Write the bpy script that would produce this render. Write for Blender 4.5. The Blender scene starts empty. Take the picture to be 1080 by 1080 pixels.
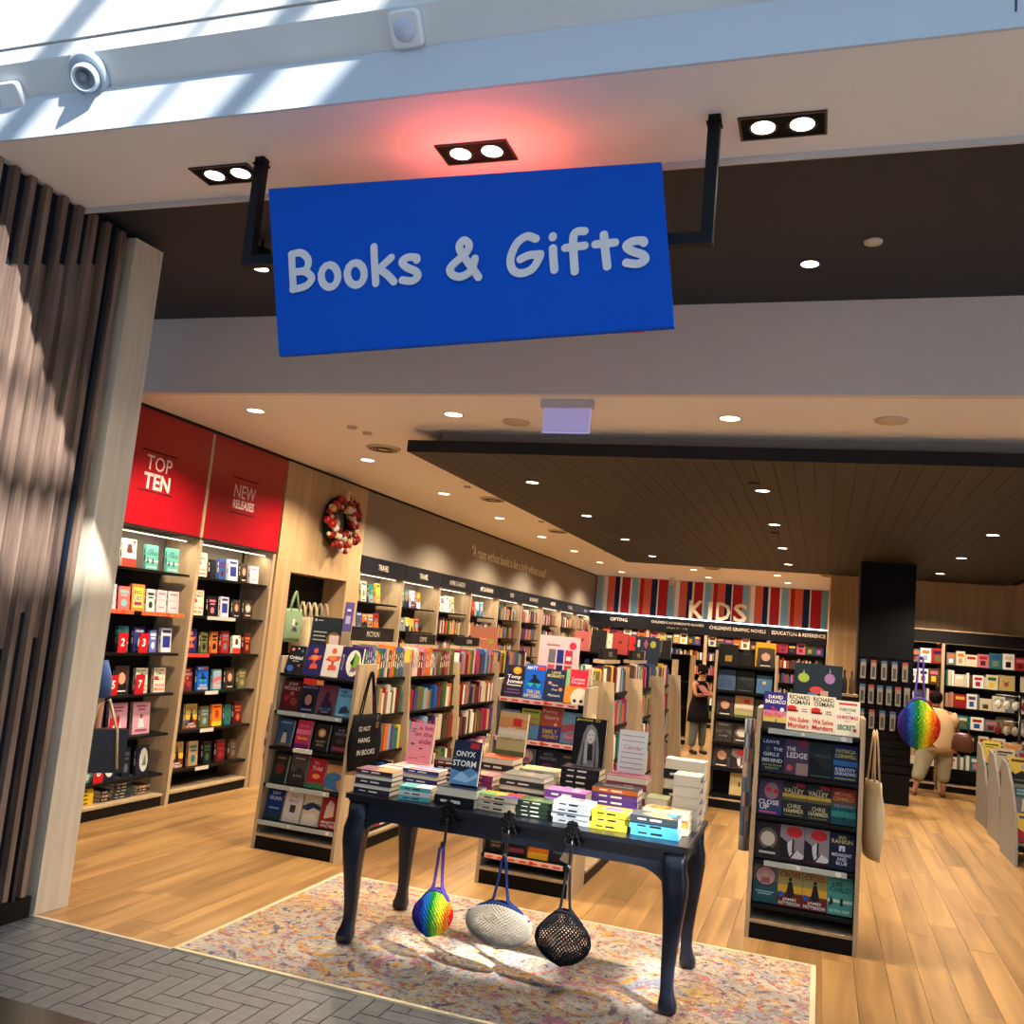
import bpy, math, random
from mathutils import Vector, Matrix, Euler
PI = math.pi
S = bpy.context.scene
COL = S.collection
random.seed(7)

def lin(c):
    return tuple(((v/255)/12.92 if v/255 <= .04045 else ((v/255+.055)/1.055)**2.4) for v in c[:3])

# ------------------------------------------------------------------ camera
PITCH, ROLL, YAW, FPX, EYE = .1286, .0921, .3335, 973.0, 1.85
cam = bpy.data.cameras.new('camera'); camo = bpy.data.objects.new('camera', cam); COL.objects.link(camo)
fw = Vector((-math.sin(YAW)*math.cos(PITCH), math.cos(YAW)*math.cos(PITCH), math.sin(PITCH)))
rt = Vector((math.cos(YAW), math.sin(YAW), 0)); up = rt.cross(fw)
r2 = rt*math.cos(ROLL)+up*math.sin(ROLL); u2 = -rt*math.sin(ROLL)+up*math.cos(ROLL)
m = Matrix((r2, u2, -fw)).transposed().to_4x4(); m.translation = (0, 0, EYE)
camo.matrix_world = m
cam.sensor_fit = 'HORIZONTAL'; cam.sensor_width = 36; cam.lens = 36*FPX/1080; cam.clip_end = 200
S.camera = camo
# ------------------------------------------------------------------ world, sun, exposure
W = bpy.data.worlds.new('sky'); S.world = W; W.use_nodes = True
bg = W.node_tree.nodes['Background']; bg.inputs[0].default_value = (.42, .68, 1.0, 1); bg.inputs[1].default_value = 1.6
sun = bpy.data.lights.new('sun', 'SUN'); sun.energy = 15; sun.angle = .02; sun.color = (1, .98, .93)
suno = bpy.data.objects.new('sun', sun); COL.objects.link(suno)
SD = Vector((-.90, .625, -1)).normalized()
suno.rotation_euler = SD.to_track_quat('-Z', 'Y').to_euler(); suno.location = (5, -5, 12)
S.view_settings.view_transform = 'Standard'; S.view_settings.look = 'None'
S.view_settings.gamma = 1; S.view_settings.use_curve_mapping = False; S.view_settings.exposure = 0
def spot(name, loc, e, col=(1, .72, .42), size=2.4, r=.04, blend=.6, aim=(0, 0, -1)):
    l = bpy.data.lights.new(name, 'SPOT'); l.energy = e; l.color = col; l.spot_size = size; l.spot_blend = blend; l.shadow_soft_size = r
    o = bpy.data.objects.new(name, l); COL.objects.link(o); o.location = loc
    o.rotation_euler = Vector(aim).to_track_quat('-Z', 'Y').to_euler(); return o
WARM = (1, .80, .57)
LE = 310
ROW_LIGHTS = [(-4.62, y, 3.5) for y in (6.5, 8.55, 10.65, 12.8, 15.0, 17.2, 19.4, 21.7)] + [(-2.83, 6.55, 3.5), (-.70, 6.57, 3.5), (1.6, 6.57, 3.5)]
BACK_LIGHTS = [(-2.65, 19.7, 3.5), (-2.56, 21.6, 3.5), (-.95, 19.8, 3.5), (-.8, 21.6, 3.5)]
CANOPY_LIGHTS = [(x, y, 3.3) for x in (-2.73, -.57, 1.62) for y in (8.4, 10.6, 12.9, 15.15)]
RECESS_LIGHTS = [(-.17, 5.35, 4.12), (-3.70, 5.06, 4.12)]
for p in ROW_LIGHTS: spot('downlight_beam', (p[0], p[1], p[2]-.03), LE*1.1, WARM)
for p in BACK_LIGHTS: spot('downlight_beam', (p[0], p[1], p[2]-.03), LE*.8, WARM)
for p in CANOPY_LIGHTS: spot('downlight_beam', (p[0], p[1], p[2]-.03), LE*(.68 if p[0] < 1 else .42 if p[1] < 12 else 1.1), WARM)
for p in RECESS_LIGHTS: spot('downlight_beam', (p[0], p[1], p[2]-.03), 9, WARM, 1.3)

# ------------------------------------------------------------------ materials
def mat(name, rough=.5, metal=0, spec=.5):
    M = bpy.data.materials.new(name); M.use_nodes = True
    b = M.node_tree.nodes['Principled BSDF']; b.inputs['Roughness'].default_value = rough; b.inputs['Metallic'].default_value = metal
    b.inputs['Specular IOR Level'].default_value = spec
    return M, M.node_tree, b
def node(nt, t, **k):
    n = nt.nodes.new(t)
    for a, v in k.items():
        if a.startswith('_'): n.inputs[int(a[1:])].default_value = v
        else: setattr(n, a, v)
    return n
def attr_mat(name, rough, metal=0, spec=.5, var=0, alpha=None):
    M, nt, b = mat(name, rough, metal, spec)
    a = node(nt, 'ShaderNodeAttribute', attribute_name='Col')
    src = a.outputs['Color']
    if var:
        n = node(nt, 'ShaderNodeTexNoise'); n.inputs['Scale'].default_value = 9; n.inputs['Detail'].default_value = 4
        g = node(nt, 'ShaderNodeNewGeometry'); nt.links.new(g.outputs['Position'], n.inputs['Vector'])
        mr = node(nt, 'ShaderNodeMapRange'); mr.inputs[3].default_value = 1-var; mr.inputs[4].default_value = 1+var
        nt.links.new(n.outputs[0], mr.inputs[0])
        mx = node(nt, 'ShaderNodeMix', data_type='RGBA', blend_type='MULTIPLY'); mx.inputs[0].default_value = 1
        nt.links.new(src, mx.inputs[6]); nt.links.new(mr.outputs[0], mx.inputs[7]); src = mx.outputs[2]
    nt.links.new(src, b.inputs['Base Color'])
    return M
PRINT = attr_mat('printed_cover', .45, spec=.22)
MATTE = attr_mat('matte', .8, spec=.2)
PAINT = attr_mat('paint', .6, spec=.3, var=.02)
SATIN = attr_mat('satin', .3)
FABRIC = attr_mat('fabric', .95, spec=.1, var=.08)
METAL = attr_mat('metal', .3, 1)
SKIN = attr_mat('skin', .55)
DARKLAM = attr_mat('dark_laminate', .5, spec=.15)
def glow(name, col, s):
    M = bpy.data.materials.new(name); M.use_nodes = True; nt = M.node_tree; nt.nodes.clear()
    e = node(nt, 'ShaderNodeEmission'); e.inputs[0].default_value = (*col, 1); e.inputs[1].default_value = s
    o = node(nt, 'ShaderNodeOutputMaterial'); nt.links.new(e.outputs[0], o.inputs[0]); return M
LAMP = glow('lamp_glow', (1, .83, .6), 9)
SLAMP = glow('added_shelf_glow', (1, .86, .66), 3)  # glow of the added strip lamps in the left wall bays
LED = glow('led_glow', (.72, .9, 1), 6)
REDGLOW = glow('red_sign_glow', (1, .05, .02), 1.2)
EXITGLOW = glow('exit_sign_glow', (.40, .36, .62), 1.0)
def grain_mat(name, c1, c2, scale, rough, bump=.0, axis='Z', rnd=.0):
    """wood: noise stretched along one world axis, tone varied per object"""
    M, nt, b = mat(name, rough)
    g = node(nt, 'ShaderNodeNewGeometry'); mp = node(nt, 'ShaderNodeMapping')
    s = {'X': (scale*.06, scale, scale), 'Y': (scale, scale*.06, scale), 'Z': (scale, scale, scale*.06)}[axis]
    mp.inputs['Scale'].default_value = s; nt.links.new(g.outputs['Position'], mp.inputs['Vector'])
    oi = node(nt, 'ShaderNodeObjectInfo')
    cb = node(nt, 'ShaderNodeVectorMath', operation='MULTIPLY'); cb.inputs[1].default_value = (37, 17, 29) if rnd else (0, 0, 0)
    nt.links.new(oi.outputs['Random'], cb.inputs[0])
    ad = node(nt, 'ShaderNodeVectorMath', operation='ADD'); nt.links.new(mp.outputs[0], ad.inputs[0]); nt.links.new(cb.outputs[0], ad.inputs[1])
    n = node(nt, 'ShaderNodeTexNoise'); n.inputs['Scale'].default_value = 1; n.inputs['Detail'].default_value = 6; n.inputs['Distortion'].default_value = .6
    nt.links.new(ad.outputs[0], n.inputs['Vector'])
    cr = node(nt, 'ShaderNodeValToRGB'); cr.color_ramp.elements[0].position = .32; cr.color_ramp.elements[1].position = .66
    cr.color_ramp.elements[0].color = (*lin(c1), 1); cr.color_ramp.elements[1].color = (*lin(c2), 1)
    nt.links.new(n.outputs[0], cr.inputs[0]); src = cr.outputs[0]
    if rnd:
        mr = node(nt, 'ShaderNodeMapRange'); mr.inputs[3].default_value = 1-rnd; mr.inputs[4].default_value = 1+rnd*.6
        nt.links.new(oi.outputs['Random'], mr.inputs[0])
        mx = node(nt, 'ShaderNodeMix', data_type='RGBA', blend_type='MULTIPLY'); mx.inputs[0].default_value = 1
        nt.links.new(src, mx.inputs[6]); nt.links.new(mr.outputs[0], mx.inputs[7]); src = mx.outputs[2]
    nt.links.new(src, b.inputs['Base Color'])
    if bump:
        bp = node(nt, 'ShaderNodeBump'); bp.inputs['Strength'].default_value = bump; bp.inputs['Distance'].default_value = .002
        nt.links.new(n.outputs[0], bp.inputs['Height']); nt.links.new(bp.outputs[0], b.inputs['Normal'])
    return M
OAK = grain_mat('floor_oak', (130, 97, 58), (174, 136, 86), 9, .33, .15, 'Y', .16)
BIRCH = grain_mat('pale_birch', (164, 142, 112), (186, 164, 132), 14, .5, .05, 'Z', .05)
BIRCHX = grain_mat('birch_panel', (168, 140, 102), (186, 158, 118), 10, .5, .05, 'Z')
JAMBW = grain_mat('jamb_board', (196, 182, 160), (214, 200, 178), 22, .5, .05, 'Z')
SLATW = grain_mat('slat_timber', (84, 68, 62), (134, 112, 98), 20, .5, .1, 'Z', .25)
CANW = grain_mat('canopy_board', (25, 22, 19), (32, 27, 23), 18, .6, .1, 'Y', .12)
NAVY = grain_mat('table_paint', (13, 18, 30), (24, 32, 48), 7, .3, .1, 'X')
def stone_mat(name, c1, c2, rough, rnd, sc=14):
    M, nt, b = mat(name, rough)
    g = node(nt, 'ShaderNodeNewGeometry'); n = node(nt, 'ShaderNodeTexNoise'); n.inputs['Scale'].default_value = sc; n.inputs['Detail'].default_value = 8
    nt.links.new(g.outputs['Position'], n.inputs['Vector'])
    cr = node(nt, 'ShaderNodeValToRGB'); cr.color_ramp.elements[0].position = .35; cr.color_ramp.elements[1].position = .68
    cr.color_ramp.elements[0].color = (*lin(c1), 1); cr.color_ramp.elements[1].color = (*lin(c2), 1); nt.links.new(n.outputs[0], cr.inputs[0])
    oi = node(nt, 'ShaderNodeObjectInfo'); mr = node(nt, 'ShaderNodeMapRange'); mr.inputs[3].default_value = 1-rnd; mr.inputs[4].default_value = 1+rnd
    nt.links.new(oi.outputs['Random'], mr.inputs[0])
    mx = node(nt, 'ShaderNodeMix', data_type='RGBA', blend_type='MULTIPLY'); mx.inputs[0].default_value = 1
    nt.links.new(cr.outputs[0], mx.inputs[6]); nt.links.new(mr.outputs[0], mx.inputs[7]); nt.links.new(mx.outputs[2], b.inputs['Base Color'])
    return M
TILE = stone_mat('slate_tile', (66, 71, 78), (84, 89, 96), .42, .08)
GROUT = stone_mat('grout', (112, 114, 116), (122, 124, 126), .8, 0)
GRANITE = stone_mat('dark_granite', (34, 34, 36), (70, 66, 62), .2, 0, 160)
def rug_mat():
    M, nt, b = mat('woven_rug', .95, spec=.1)
    g = node(nt, 'ShaderNodeTexCoord'); P = g.outputs['Object']
    def noise(sc, det=6, dist=0):
        n = node(nt, 'ShaderNodeTexNoise'); n.inputs['Scale'].default_value = sc; n.inputs['Detail'].default_value = det; n.inputs['Distortion'].default_value = dist
        nt.links.new(P, n.inputs['Vector']); return n.outputs[0]
    def ramp(src, a, bb):
        m_ = node(nt, 'ShaderNodeMapRange'); m_.inputs[1].default_value = a; m_.inputs[2].default_value = bb; nt.links.new(src, m_.inputs[0]); return m_.outputs[0]
    def mix(f, a, c):
        mx = node(nt, 'ShaderNodeMix', data_type='RGBA'); nt.links.new(f, mx.inputs[0])
        if isinstance(a, tuple): mx.inputs[6].default_value = (*lin(a), 1)
        else: nt.links.new(a, mx.inputs[6])
        mx.inputs[7].default_value = (*lin(c), 1); return mx.outputs[2]
    def mul(a, c):
        m_ = node(nt, 'ShaderNodeMath', operation='MULTIPLY'); nt.links.new(a, m_.inputs[0]); nt.links.new(c, m_.inputs[1]); return m_.outputs[0]
    # scroll-work: rings around cell centres broken up by noise
    v = node(nt, 'ShaderNodeTexVoronoi'); v.inputs['Scale'].default_value = 2.0; v.inputs['Randomness'].default_value = .12; nt.links.new(P, v.inputs['Vector'])
    def rings(freq, ph):
        a = node(nt, 'ShaderNodeMath', operation='MULTIPLY_ADD'); nt.links.new(v.outputs['Distance'], a.inputs[0]); a.inputs[1].default_value = freq; a.inputs[2].default_value = ph
        s_ = node(nt, 'ShaderNodeMath', operation='SINE'); nt.links.new(a.outputs[0], s_.inputs[0]); return ramp(s_.outputs[0], .2, .7)
    c = mix(ramp(noise(3, 5), .40, .62), (184, 174, 160), (158, 154, 156))
    c = mix(ramp(noise(1.6, 4, .6), .50, .72), c, (186, 150, 92))
    c = mix(ramp(noise(2.1, 5, .9), .56, .72), c, (128, 134, 150))
    c = mix(mul(ramp(noise(4.2, 8, 1.5), .50, .60), rings(26, 0)), c, (196, 146, 66))
    c = mix(mul(ramp(noise(9, 8, 2), .52, .60), rings(40, 1)), c, (178, 96, 74))
    c = mix(mul(ramp(noise(7, 9, 2.5), .53, .60), rings(32, 3)), c, (84, 88, 112))
    c = mix(mul(ramp(noise(5.3, 9, 1), .56, .62), rings(22, 2.2)), c, (168, 108, 132))
    c = mix(ramp(noise(26, 8, 1), .54, .66), c, (140, 106, 84))
    c = mix(ramp(noise(38, 8, 1), .55, .68), c, (100, 102, 122))
    c = mix(ramp(noise(19, 8, 1), .58, .66), c, (196, 172, 120))
    c = mix(ramp(noise(30, 8, .5), .64, .7), c, (206, 198, 184))
    nt.links.new(c, b.inputs['Base Color'])
    bp = node(nt, 'ShaderNodeBump'); bp.inputs['Strength'].default_value = .3; bp.inputs['Distance'].default_value = .003
    nt.links.new(noise(180, 2), bp.inputs['Height']); nt.links.new(bp.outputs[0], b.inputs['Normal'])
    return M
RUG = rug_mat()
def glass_mat():
    M, nt, b = mat('frosted_acrylic', .15); b.inputs['Base Color'].default_value = (*lin((168, 158, 196)), 1)
    b.inputs['Emission Color'].default_value = (*lin((150, 140, 190)), 1); b.inputs['Emission Strength'].default_value = .55; return M
ACRYL = glass_mat()

# ------------------------------------------------------------------ mesh builder
_T = {}
def glyphs(s, bold=0):
    k = (s, bold)
    if k not in _T:
        c = bpy.data.curves.new('t', 'FONT'); c.body = s; c.resolution_u = 2; c.offset = bold
        o = bpy.data.objects.new('t', c); me = bpy.data.meshes.new_from_object(o)
        vs = [(v.co.x, v.co.y) for v in me.vertices]; fs = [tuple(p.vertices) for p in me.polygons]
        x0 = min(v[0] for v in vs); x1 = max(v[0] for v in vs); y0 = min(v[1] for v in vs); y1 = max(v[1] for v in vs)
        _T[k] = ([((x-x0)/(x1-x0), (y-y0)/(y1-y0)) for x, y in vs], fs, (x1-x0)/(y1-y0))
        bpy.data.objects.remove(o); bpy.data.curves.remove(c); bpy.data.meshes.remove(me)
    return _T[k]
class MB:
    def __init__(s): s.v = []; s.f = []; s.c = []; s.m = []; s.sm = []
    def face(s, idx, col, mi=0, smooth=False): s.f.append(tuple(idx)); s.c.append(lin(col)); s.m.append(mi); s.sm.append(smooth)
    def box(s, x0, x1, y0, y1, z0, z1, col, mi=0, M=None):
        n = len(s.v); P = [(x, y, z) for z in (z0, z1) for y in (y0, y1) for x in (x0, x1)]
        if M: P = [tuple(M @ Vector(p)) for p in P]
        s.v += P
        for q in ((0, 2, 3, 1), (4, 5, 7, 6), (0, 1, 5, 4), (2, 6, 7, 3), (0, 4, 6, 2), (1, 3, 7, 5)): s.face([n+i for i in q], col, mi)
        return s
    def poly(s, pts, col, mi=0):
        n = len(s.v); s.v += [tuple(p) for p in pts]; s.face(range(n, n+len(pts)), col, mi); return s
    def prism(s, pts, d, col, mi=0):
        """polygon pts extruded by vector d"""
        n = len(s.v); k = len(pts); d = Vector(d); s.v += [tuple(p) for p in pts]+[tuple(Vector(p)+d) for p in pts]
        s.face(range(n, n+k), col, mi); s.face(range(n+2*k-1, n+k-1, -1), col, mi)
        for i in range(k): j = (i+1) % k; s.face((n+i, n+k+i, n+k+j, n+j), col, mi)
        return s
    def ring_surface(s, rings, col, closed=True, caps=True, mi=0, smooth=True, colf=None):
        n = len(s.v); k = len(rings[0])
        for r in rings: s.v += [tuple(p) for p in r]
        for a in range(len(rings)-1):
            for i in range(k if closed else k-1):
                j = (i+1) % k; s.face((n+a*k+i, n+a*k+j, n+(a+1)*k+j, n+(a+1)*k+i), colf(a, i) if colf else col, mi, smooth)
        if caps and closed:
            s.face([n+i for i in range(k-1, -1, -1)], col, mi); s.face([n+(len(rings)-1)*k+i for i in range(k)], col, mi)
        return s
    def lathe(s, prof, c, col, k=16, M=None, sx=1, sy=1, mi=0, ring=False):
        rg = []
        if ring: prof = list(prof)+[prof[0]]
        for r, z in prof:
            q = [Vector((c[0]+sx*r*math.cos(2*PI*i/k), c[1]+sy*r*math.sin(2*PI*i/k), c[2]+z)) for i in range(k)]
            rg.append([tuple(M @ p) for p in q] if M else q)
        return s.ring_surface(rg, col, mi=mi, caps=not ring)
    def ball(s, c, r, col, k=10, sx=1, sy=1, sz=1, mi=0):
        h = max(4, k//2); return s.lathe([(max(1e-4, r*math.sin(PI*i/h)), -r*sz*math.cos(PI*i/h)) for i in range(h+1)], c, col, k, sx=sx, sy=sy, mi=mi)
    def tube(s, pts, r, col, k=6, mi=0, flat=1):
        pts = [Vector(p) for p in pts]; rg = []; prev = None
        for i, p in enumerate(pts):
            t = (pts[min(i+1, len(pts)-1)]-pts[max(i-1, 0)]).normalized()
            a = Vector((0, 0, 1)) if abs(t.z) < .95 else Vector((0, 1, 0))
            if prev is None: x = t.cross(a).normalized()
            else: x = (prev-t*prev.dot(t)).normalized()
            prev = x; y = t.cross(x); rr = r[i] if isinstance(r, (list, tuple)) else r
            rg.append([p+x*rr*math.cos(2*PI*j/k)+y*rr*flat*math.sin(2*PI*j/k) for j in range(k)])
        return s.ring_surface(rg, col, mi=mi)
    def text(s, t, o, ex, ez, col, w=None, h=None, fit=None, bold=0.0, mi=0, centre=True):
        """flat text: o = centre, ex/ez unit vectors; w,h box in metres"""
        vs, fs, asp = glyphs(t, bold); o = Vector(o); ex = Vector(ex); ez = Vector(ez)
        if fit == 'h': w = h*asp
        n = len(s.v)
        s.v += [tuple(o+ex*((x-.5)*w)+ez*((y-.5)*h)) for x, y in vs]
        for f in fs: s.face([n+i for i in f], col, mi)
        return s
    def build(s, name, mt, parent=None):
        me = bpy.data.meshes.new(name); me.from_pydata(s.v, [], s.f)
        for q in (mt if isinstance(mt, (list, tuple)) else [mt]): me.materials.append(q)
        a = me.attributes.new('Col', 'FLOAT_COLOR', 'FACE')
        a.data.foreach_set('color', [x for c in s.c for x in (*c, 1)])
        if any(s.m): me.polygons.foreach_set('material_index', s.m)
        if any(s.sm): me.polygons.foreach_set('use_smooth', s.sm)
        me.update(); o = bpy.data.objects.new(name, me); COL.objects.link(o)
        if parent is not None: o.parent = parent
        return o
def tag(o, label=None, cat=None, group=None, kind=None):
    if label: o['label'] = label
    if cat: o['category'] = cat
    if group: o['group'] = group
    if kind: o['kind'] = kind
    return o
def thing(name, label, cat, loc=(0, 0, 0), rz=0, group=None):
    o = bpy.data.objects.new(name, None); COL.objects.link(o); o.location = loc; o.rotation_euler = (0, 0, rz); o.empty_display_size = .1
    return tag(o, label, cat, group)
def struct(o): o['kind'] = 'structure'; return o
def copy_tree(o, parent=None, loc=None, rz=None, label=None):
    c = o.copy(); COL.objects.link(c)
    if parent is not None: c.parent = parent
    if loc is not None: c.location = loc
    if rz is not None: c.rotation_euler = (0, 0, rz)
    if label: c['label'] = label
    for ch in list(o.children): copy_tree(ch, c)
    return c
ORD = ['first', 'second', 'third', 'fourth', 'fifth', 'sixth', 'seventh', 'eighth', 'ninth', 'tenth', 'eleventh', 'twelfth', 'thirteenth', 'fourteenth', 'fifteenth', 'sixteenth', 'seventeenth', 'eighteenth', 'nineteenth', 'twentieth']

# ------------------------------------------------------------------ colours
BLK = (15, 15, 17); WOODC = (186, 162, 128)
PAL = {'red': (176, 30, 34), 'dark red': (104, 24, 30), 'orange': (226, 110, 34), 'yellow': (236, 200, 60), 'cream': (226, 214, 186), 'white': (232, 230, 224),
       'navy': (26, 36, 78), 'blue': (34, 84, 170), 'pale blue': (130, 170, 200), 'teal': (34, 120, 120), 'green': (50, 104, 62), 'olive': (104, 108, 58),
       'black': (26, 24, 28), 'grey': (120, 120, 122), 'brown': (96, 62, 42), 'pink': (214, 110, 140), 'purple': (92, 54, 130), 'magenta': (190, 30, 96), 'tan': (190, 150, 100)}
PAL = {k: tuple(int((v*.86+sum(c)/3*.14)*(.92 if k != 'white' else 1)) for v in c) for k, c in PAL.items()}
PN = list(PAL)

# ------------------------------------------------------------------ STRUCTURE
def sbox(name, x0, x1, y0, y1, z0, z1, col, mt=PAINT, kind='structure', parent=None):
    o = MB().box(x0, x1, y0, y1, z0, z1, col).build(name, mt, parent)
    if kind and parent is None: o['kind'] = kind
    return o
WHITE = (238, 234, 228)
# floor slab + oak planks as parts
floor = sbox('floor', -6.6, 8.0, 4.44, 24.0, -.12, -.012, (96, 70, 44))
pk = None; n_ = 0; far = MB(); PW, PL = .19, 1.83
rnd = random.Random(3)
xi = 0; x = -5.62
while x < 3.6:
    off = -rnd.random()*PL; y = 4.44+off
    while y < 23.2:
        y0, y1 = max(y, 4.441), min(y+PL, 23.2)
        if y1-y0 > .02:
            mid = (y0+y1)/2; inview = (mid < 11.4 and -5.7 < x < 2.9) and not (x > 1.1+(mid-4.4)*.12 and mid < 7)
            if inview and n_ < 285:
                hx = PW/2-.0012; hy = (y1-y0)/2-.0012
                if abs((y1-y0)-PL) < 1e-6 and pk: o = bpy.data.objects.new('plank', pk); COL.objects.link(o); o.parent = floor
                else:
                    o = MB().box(-hx, hx, -hy, hy, -.012, 0, (180, 130, 80)).build('plank', OAK, floor)
                    if abs((y1-y0)-PL) < 1e-6: pk = o.data
                o.location = (x+PW/2, mid, -rnd.random()*.0006); n_ += 1
            else: far.box(x+.0012, x+PW-.0012, y0+.0012, y1-.0012, -.012, 0, (180, 130, 80))
        y += PL
    x += PW
fo = far.build('plank', OAK, floor); fo['kind'] = 'stuff'
MB().box(-6.6, 3.6, 4.415, 4.44, -.02, .002, (190, 180, 160)).build('threshold_strip', SATIN, floor)
# mall floor: herringbone tiles
mall = sbox('floor_mall', -14, 12, -8, 4.415, -.12, -.012, (60, 60, 60), GROUT)
tw, tl = .1, .3; tmh = MB().box(-tl/2+.003, tl/2-.003, -tw/2+.003, tw/2-.003, -.010, 0, (90, 95, 100)).build('tile', TILE, mall).data
first = mall.children[-1]; nt_ = 0
tmv = MB().box(-tw/2+.003, tw/2-.003, -tl/2+.003, tl/2-.003, -.010, 0, (90, 95, 100))
tmv_o = tmv.build('tile', TILE, mall); tmv = tmv_o.data
used_h = used_v = False; X0, Y0t = -5.0, 3.53
edge = MB()
for a in range(-70, 90):
    for b_ in range(-30, 31):
        for kind in 'HV':
            ox = (a+3*b_)*tw; oy = (a-3*b_)*tw
            if kind == 'H': c0 = (X0+ox, Y0t+oy, tl, tw)
            else: c0 = (X0+ox+3*tw, Y0t+oy-2*tw, tw, tl)
            x0, y0 = c0[0], c0[1]; x1, y1 = x0+c0[2], y0+c0[3]
            if x1 < -5.0 or x0 > 1.2 or y1 <= Y0t+.001 or y0 >= 4.409: continue
            cut = y0 < Y0t-.001 or y1 > 4.411
            if cut:
                yy0, yy1 = max(y0, Y0t), min(y1, 4.412)
                if yy1-yy0 < .02: continue
            if x1 < -1.0 and x0 > -4.7 and nt_ < 290:
                if cut:
                    o = MB().box(x0+.003-(x0+x1)/2, x1-.003-(x0+x1)/2, yy0+.003-(yy0+yy1)/2, yy1-.003-(yy0+yy1)/2, -.01, 0, (90, 95, 100)).build('tile', TILE, mall)
                    o.location = ((x0+x1)/2, (yy0+yy1)/2, 0)
                else:
                    if kind == 'H' and not used_h: o = first; used_h = True
                    elif kind == 'V' and not used_v: o = tmv_o; used_v = True
                    else: o = bpy.data.objects.new('tile', tmh if kind == 'H' else tmv); COL.objects.link(o); o.parent = mall
                    o.location = ((x0+x1)/2, (y0+y1)/2, -rnd.random()*.0008)
                nt_ += 1
            else: edge.box(x0+.003, x1-.003, max(y0, Y0t)+.003, min(y1, 4.412)-.003, -.01, 0, (90, 95, 100))
edge.build('tile', TILE, mall)['kind'] = 'stuff'
MB().box(-14, 12, 2.6, 3.53, -.011, .0, (40, 40, 42)).build('granite_paving', GRANITE, mall)
MB().box(-14, 12, -8, 2.597, -.011, .0, (196, 190, 184)).build('bounce_paving', PAINT, mall)  # unseen pale paving, made up to bounce light onto the soffit
sbox('wall_mall_opposite', -14, 12, -8.2, -8.0, 0, 6.0, (150, 140, 130))  # unseen wall, put in to cut low sky light reaching the shop
# left side: wall behind the shelving, front return wall, slatted screen, jamb
sbox('wall_left', -6.15, -6.0, 4.5, 23.4, 0, 3.5, (150, 140, 128))
GW = sbox('wall_left_upper', -6.0, -5.6, 10.46, 23.3, 2.645, 3.5, (128, 120, 108))
sbox('wall_front_left', -6.15, -4.42, 4.50, 4.62, 0, 4.2, (120, 115, 108))
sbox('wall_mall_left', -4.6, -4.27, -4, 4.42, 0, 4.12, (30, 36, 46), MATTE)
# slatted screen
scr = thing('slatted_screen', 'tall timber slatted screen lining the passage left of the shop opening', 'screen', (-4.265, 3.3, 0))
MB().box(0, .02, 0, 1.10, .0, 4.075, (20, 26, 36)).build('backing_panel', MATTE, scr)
slY = [3.42, 3.53, 3.64, 3.75, 3.87, 3.99, 4.10, 4.21, 4.335]
for i, y in enumerate(slY):
    MB().box(.021, .068, y-3.3-.019, y-3.3+.019, .12, 4.075, (120, 96, 84)).build('slat', SLATW, scr)
for i, y in enumerate(slY[:-1]):
    ym = (y+slY[i+1])/2-3.3; zt = 3.55+.43*(ym+3.3-3.58); zb = 1.28+.30*(ym+.28)+(.12 if i % 2 else -.05)
    MB().box(.0205, .032, ym-.034, ym+.034, zb, zt, (150, 120, 100)).build('infill_board', SLATW, scr)
MB().box(.0325, .075, 4.262-3.3-.012, 4.262-3.3+.012, .0, 4.07, (24, 30, 40)).build('metal_channel', SATIN, scr)
MB().box(.021, .076, .0, 1.09, 0, .115, (14, 14, 16)).build('kick_base', DARKLAM, scr)
jamb = MB(); jamb.prism([(-4.42, 4.42, 0), (-4.19, 4.43, 0), (-4.17, 4.66, 0), (-4.42, 4.66, 0)], (0, 0, 4.08), (190, 180, 162))
tag(struct(jamb.build('trim_jamb', JAMBW)), None)
# soffit, fascia and mall bulkhead in front of the shop
sbox('ceiling_soffit', -8, 9, 3.31, 4.02, 4.08, 4.20, (232, 228, 226))
MB().box(-4.4, 9, 4.02, 4.035, 4.05, 4.2, (200, 196, 196)).build('trim_soffit_lip', PAINT)['kind'] = 'structure'
f_ = sbox('wall_fascia', -8, 9, 3.295, 3.31, 4.08, 4.30, (192, 202, 212))
MB().text('1', (.535, 3.2935, 4.165), (1, 0, 0), (0, 0, 1), (70, 74, 90), h=.055, fit='h').build('number', MATTE, f_)
MB().prism([(-8, 3.31, 4.30), (-8, 3.20, 4.43), (-8, 3.20, 4.505), (-8, 3.31, 4.505)], (17, 0, 0), (214, 216, 218)).build('wall_mall_cove', PAINT)['kind'] = 'structure'
sbox('wall_mall_upper', -12, 9, 3.192, 3.35, 4.514, 8.1, (226, 226, 226))
# recess ceiling, bulkhead, shop ceiling
sbox('ceiling_recess', -6.2, 9, 4.03, 6.0, 4.12, 4.2, (44, 45, 49))
sbox('wall_bulkhead', -6.2, 9, 5.95, 6.02, 3.5, 4.2, (222, 206, 196))
ceil = sbox('ceiling', -6.15, 9, 6.02, 23.4, 3.5, 3.62, WHITE)
sbox('trim_canopy_shadow_gap', -3.2, 2.8, 7.22, 16.5, 3.4, 3.5, (150, 140, 132))
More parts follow.
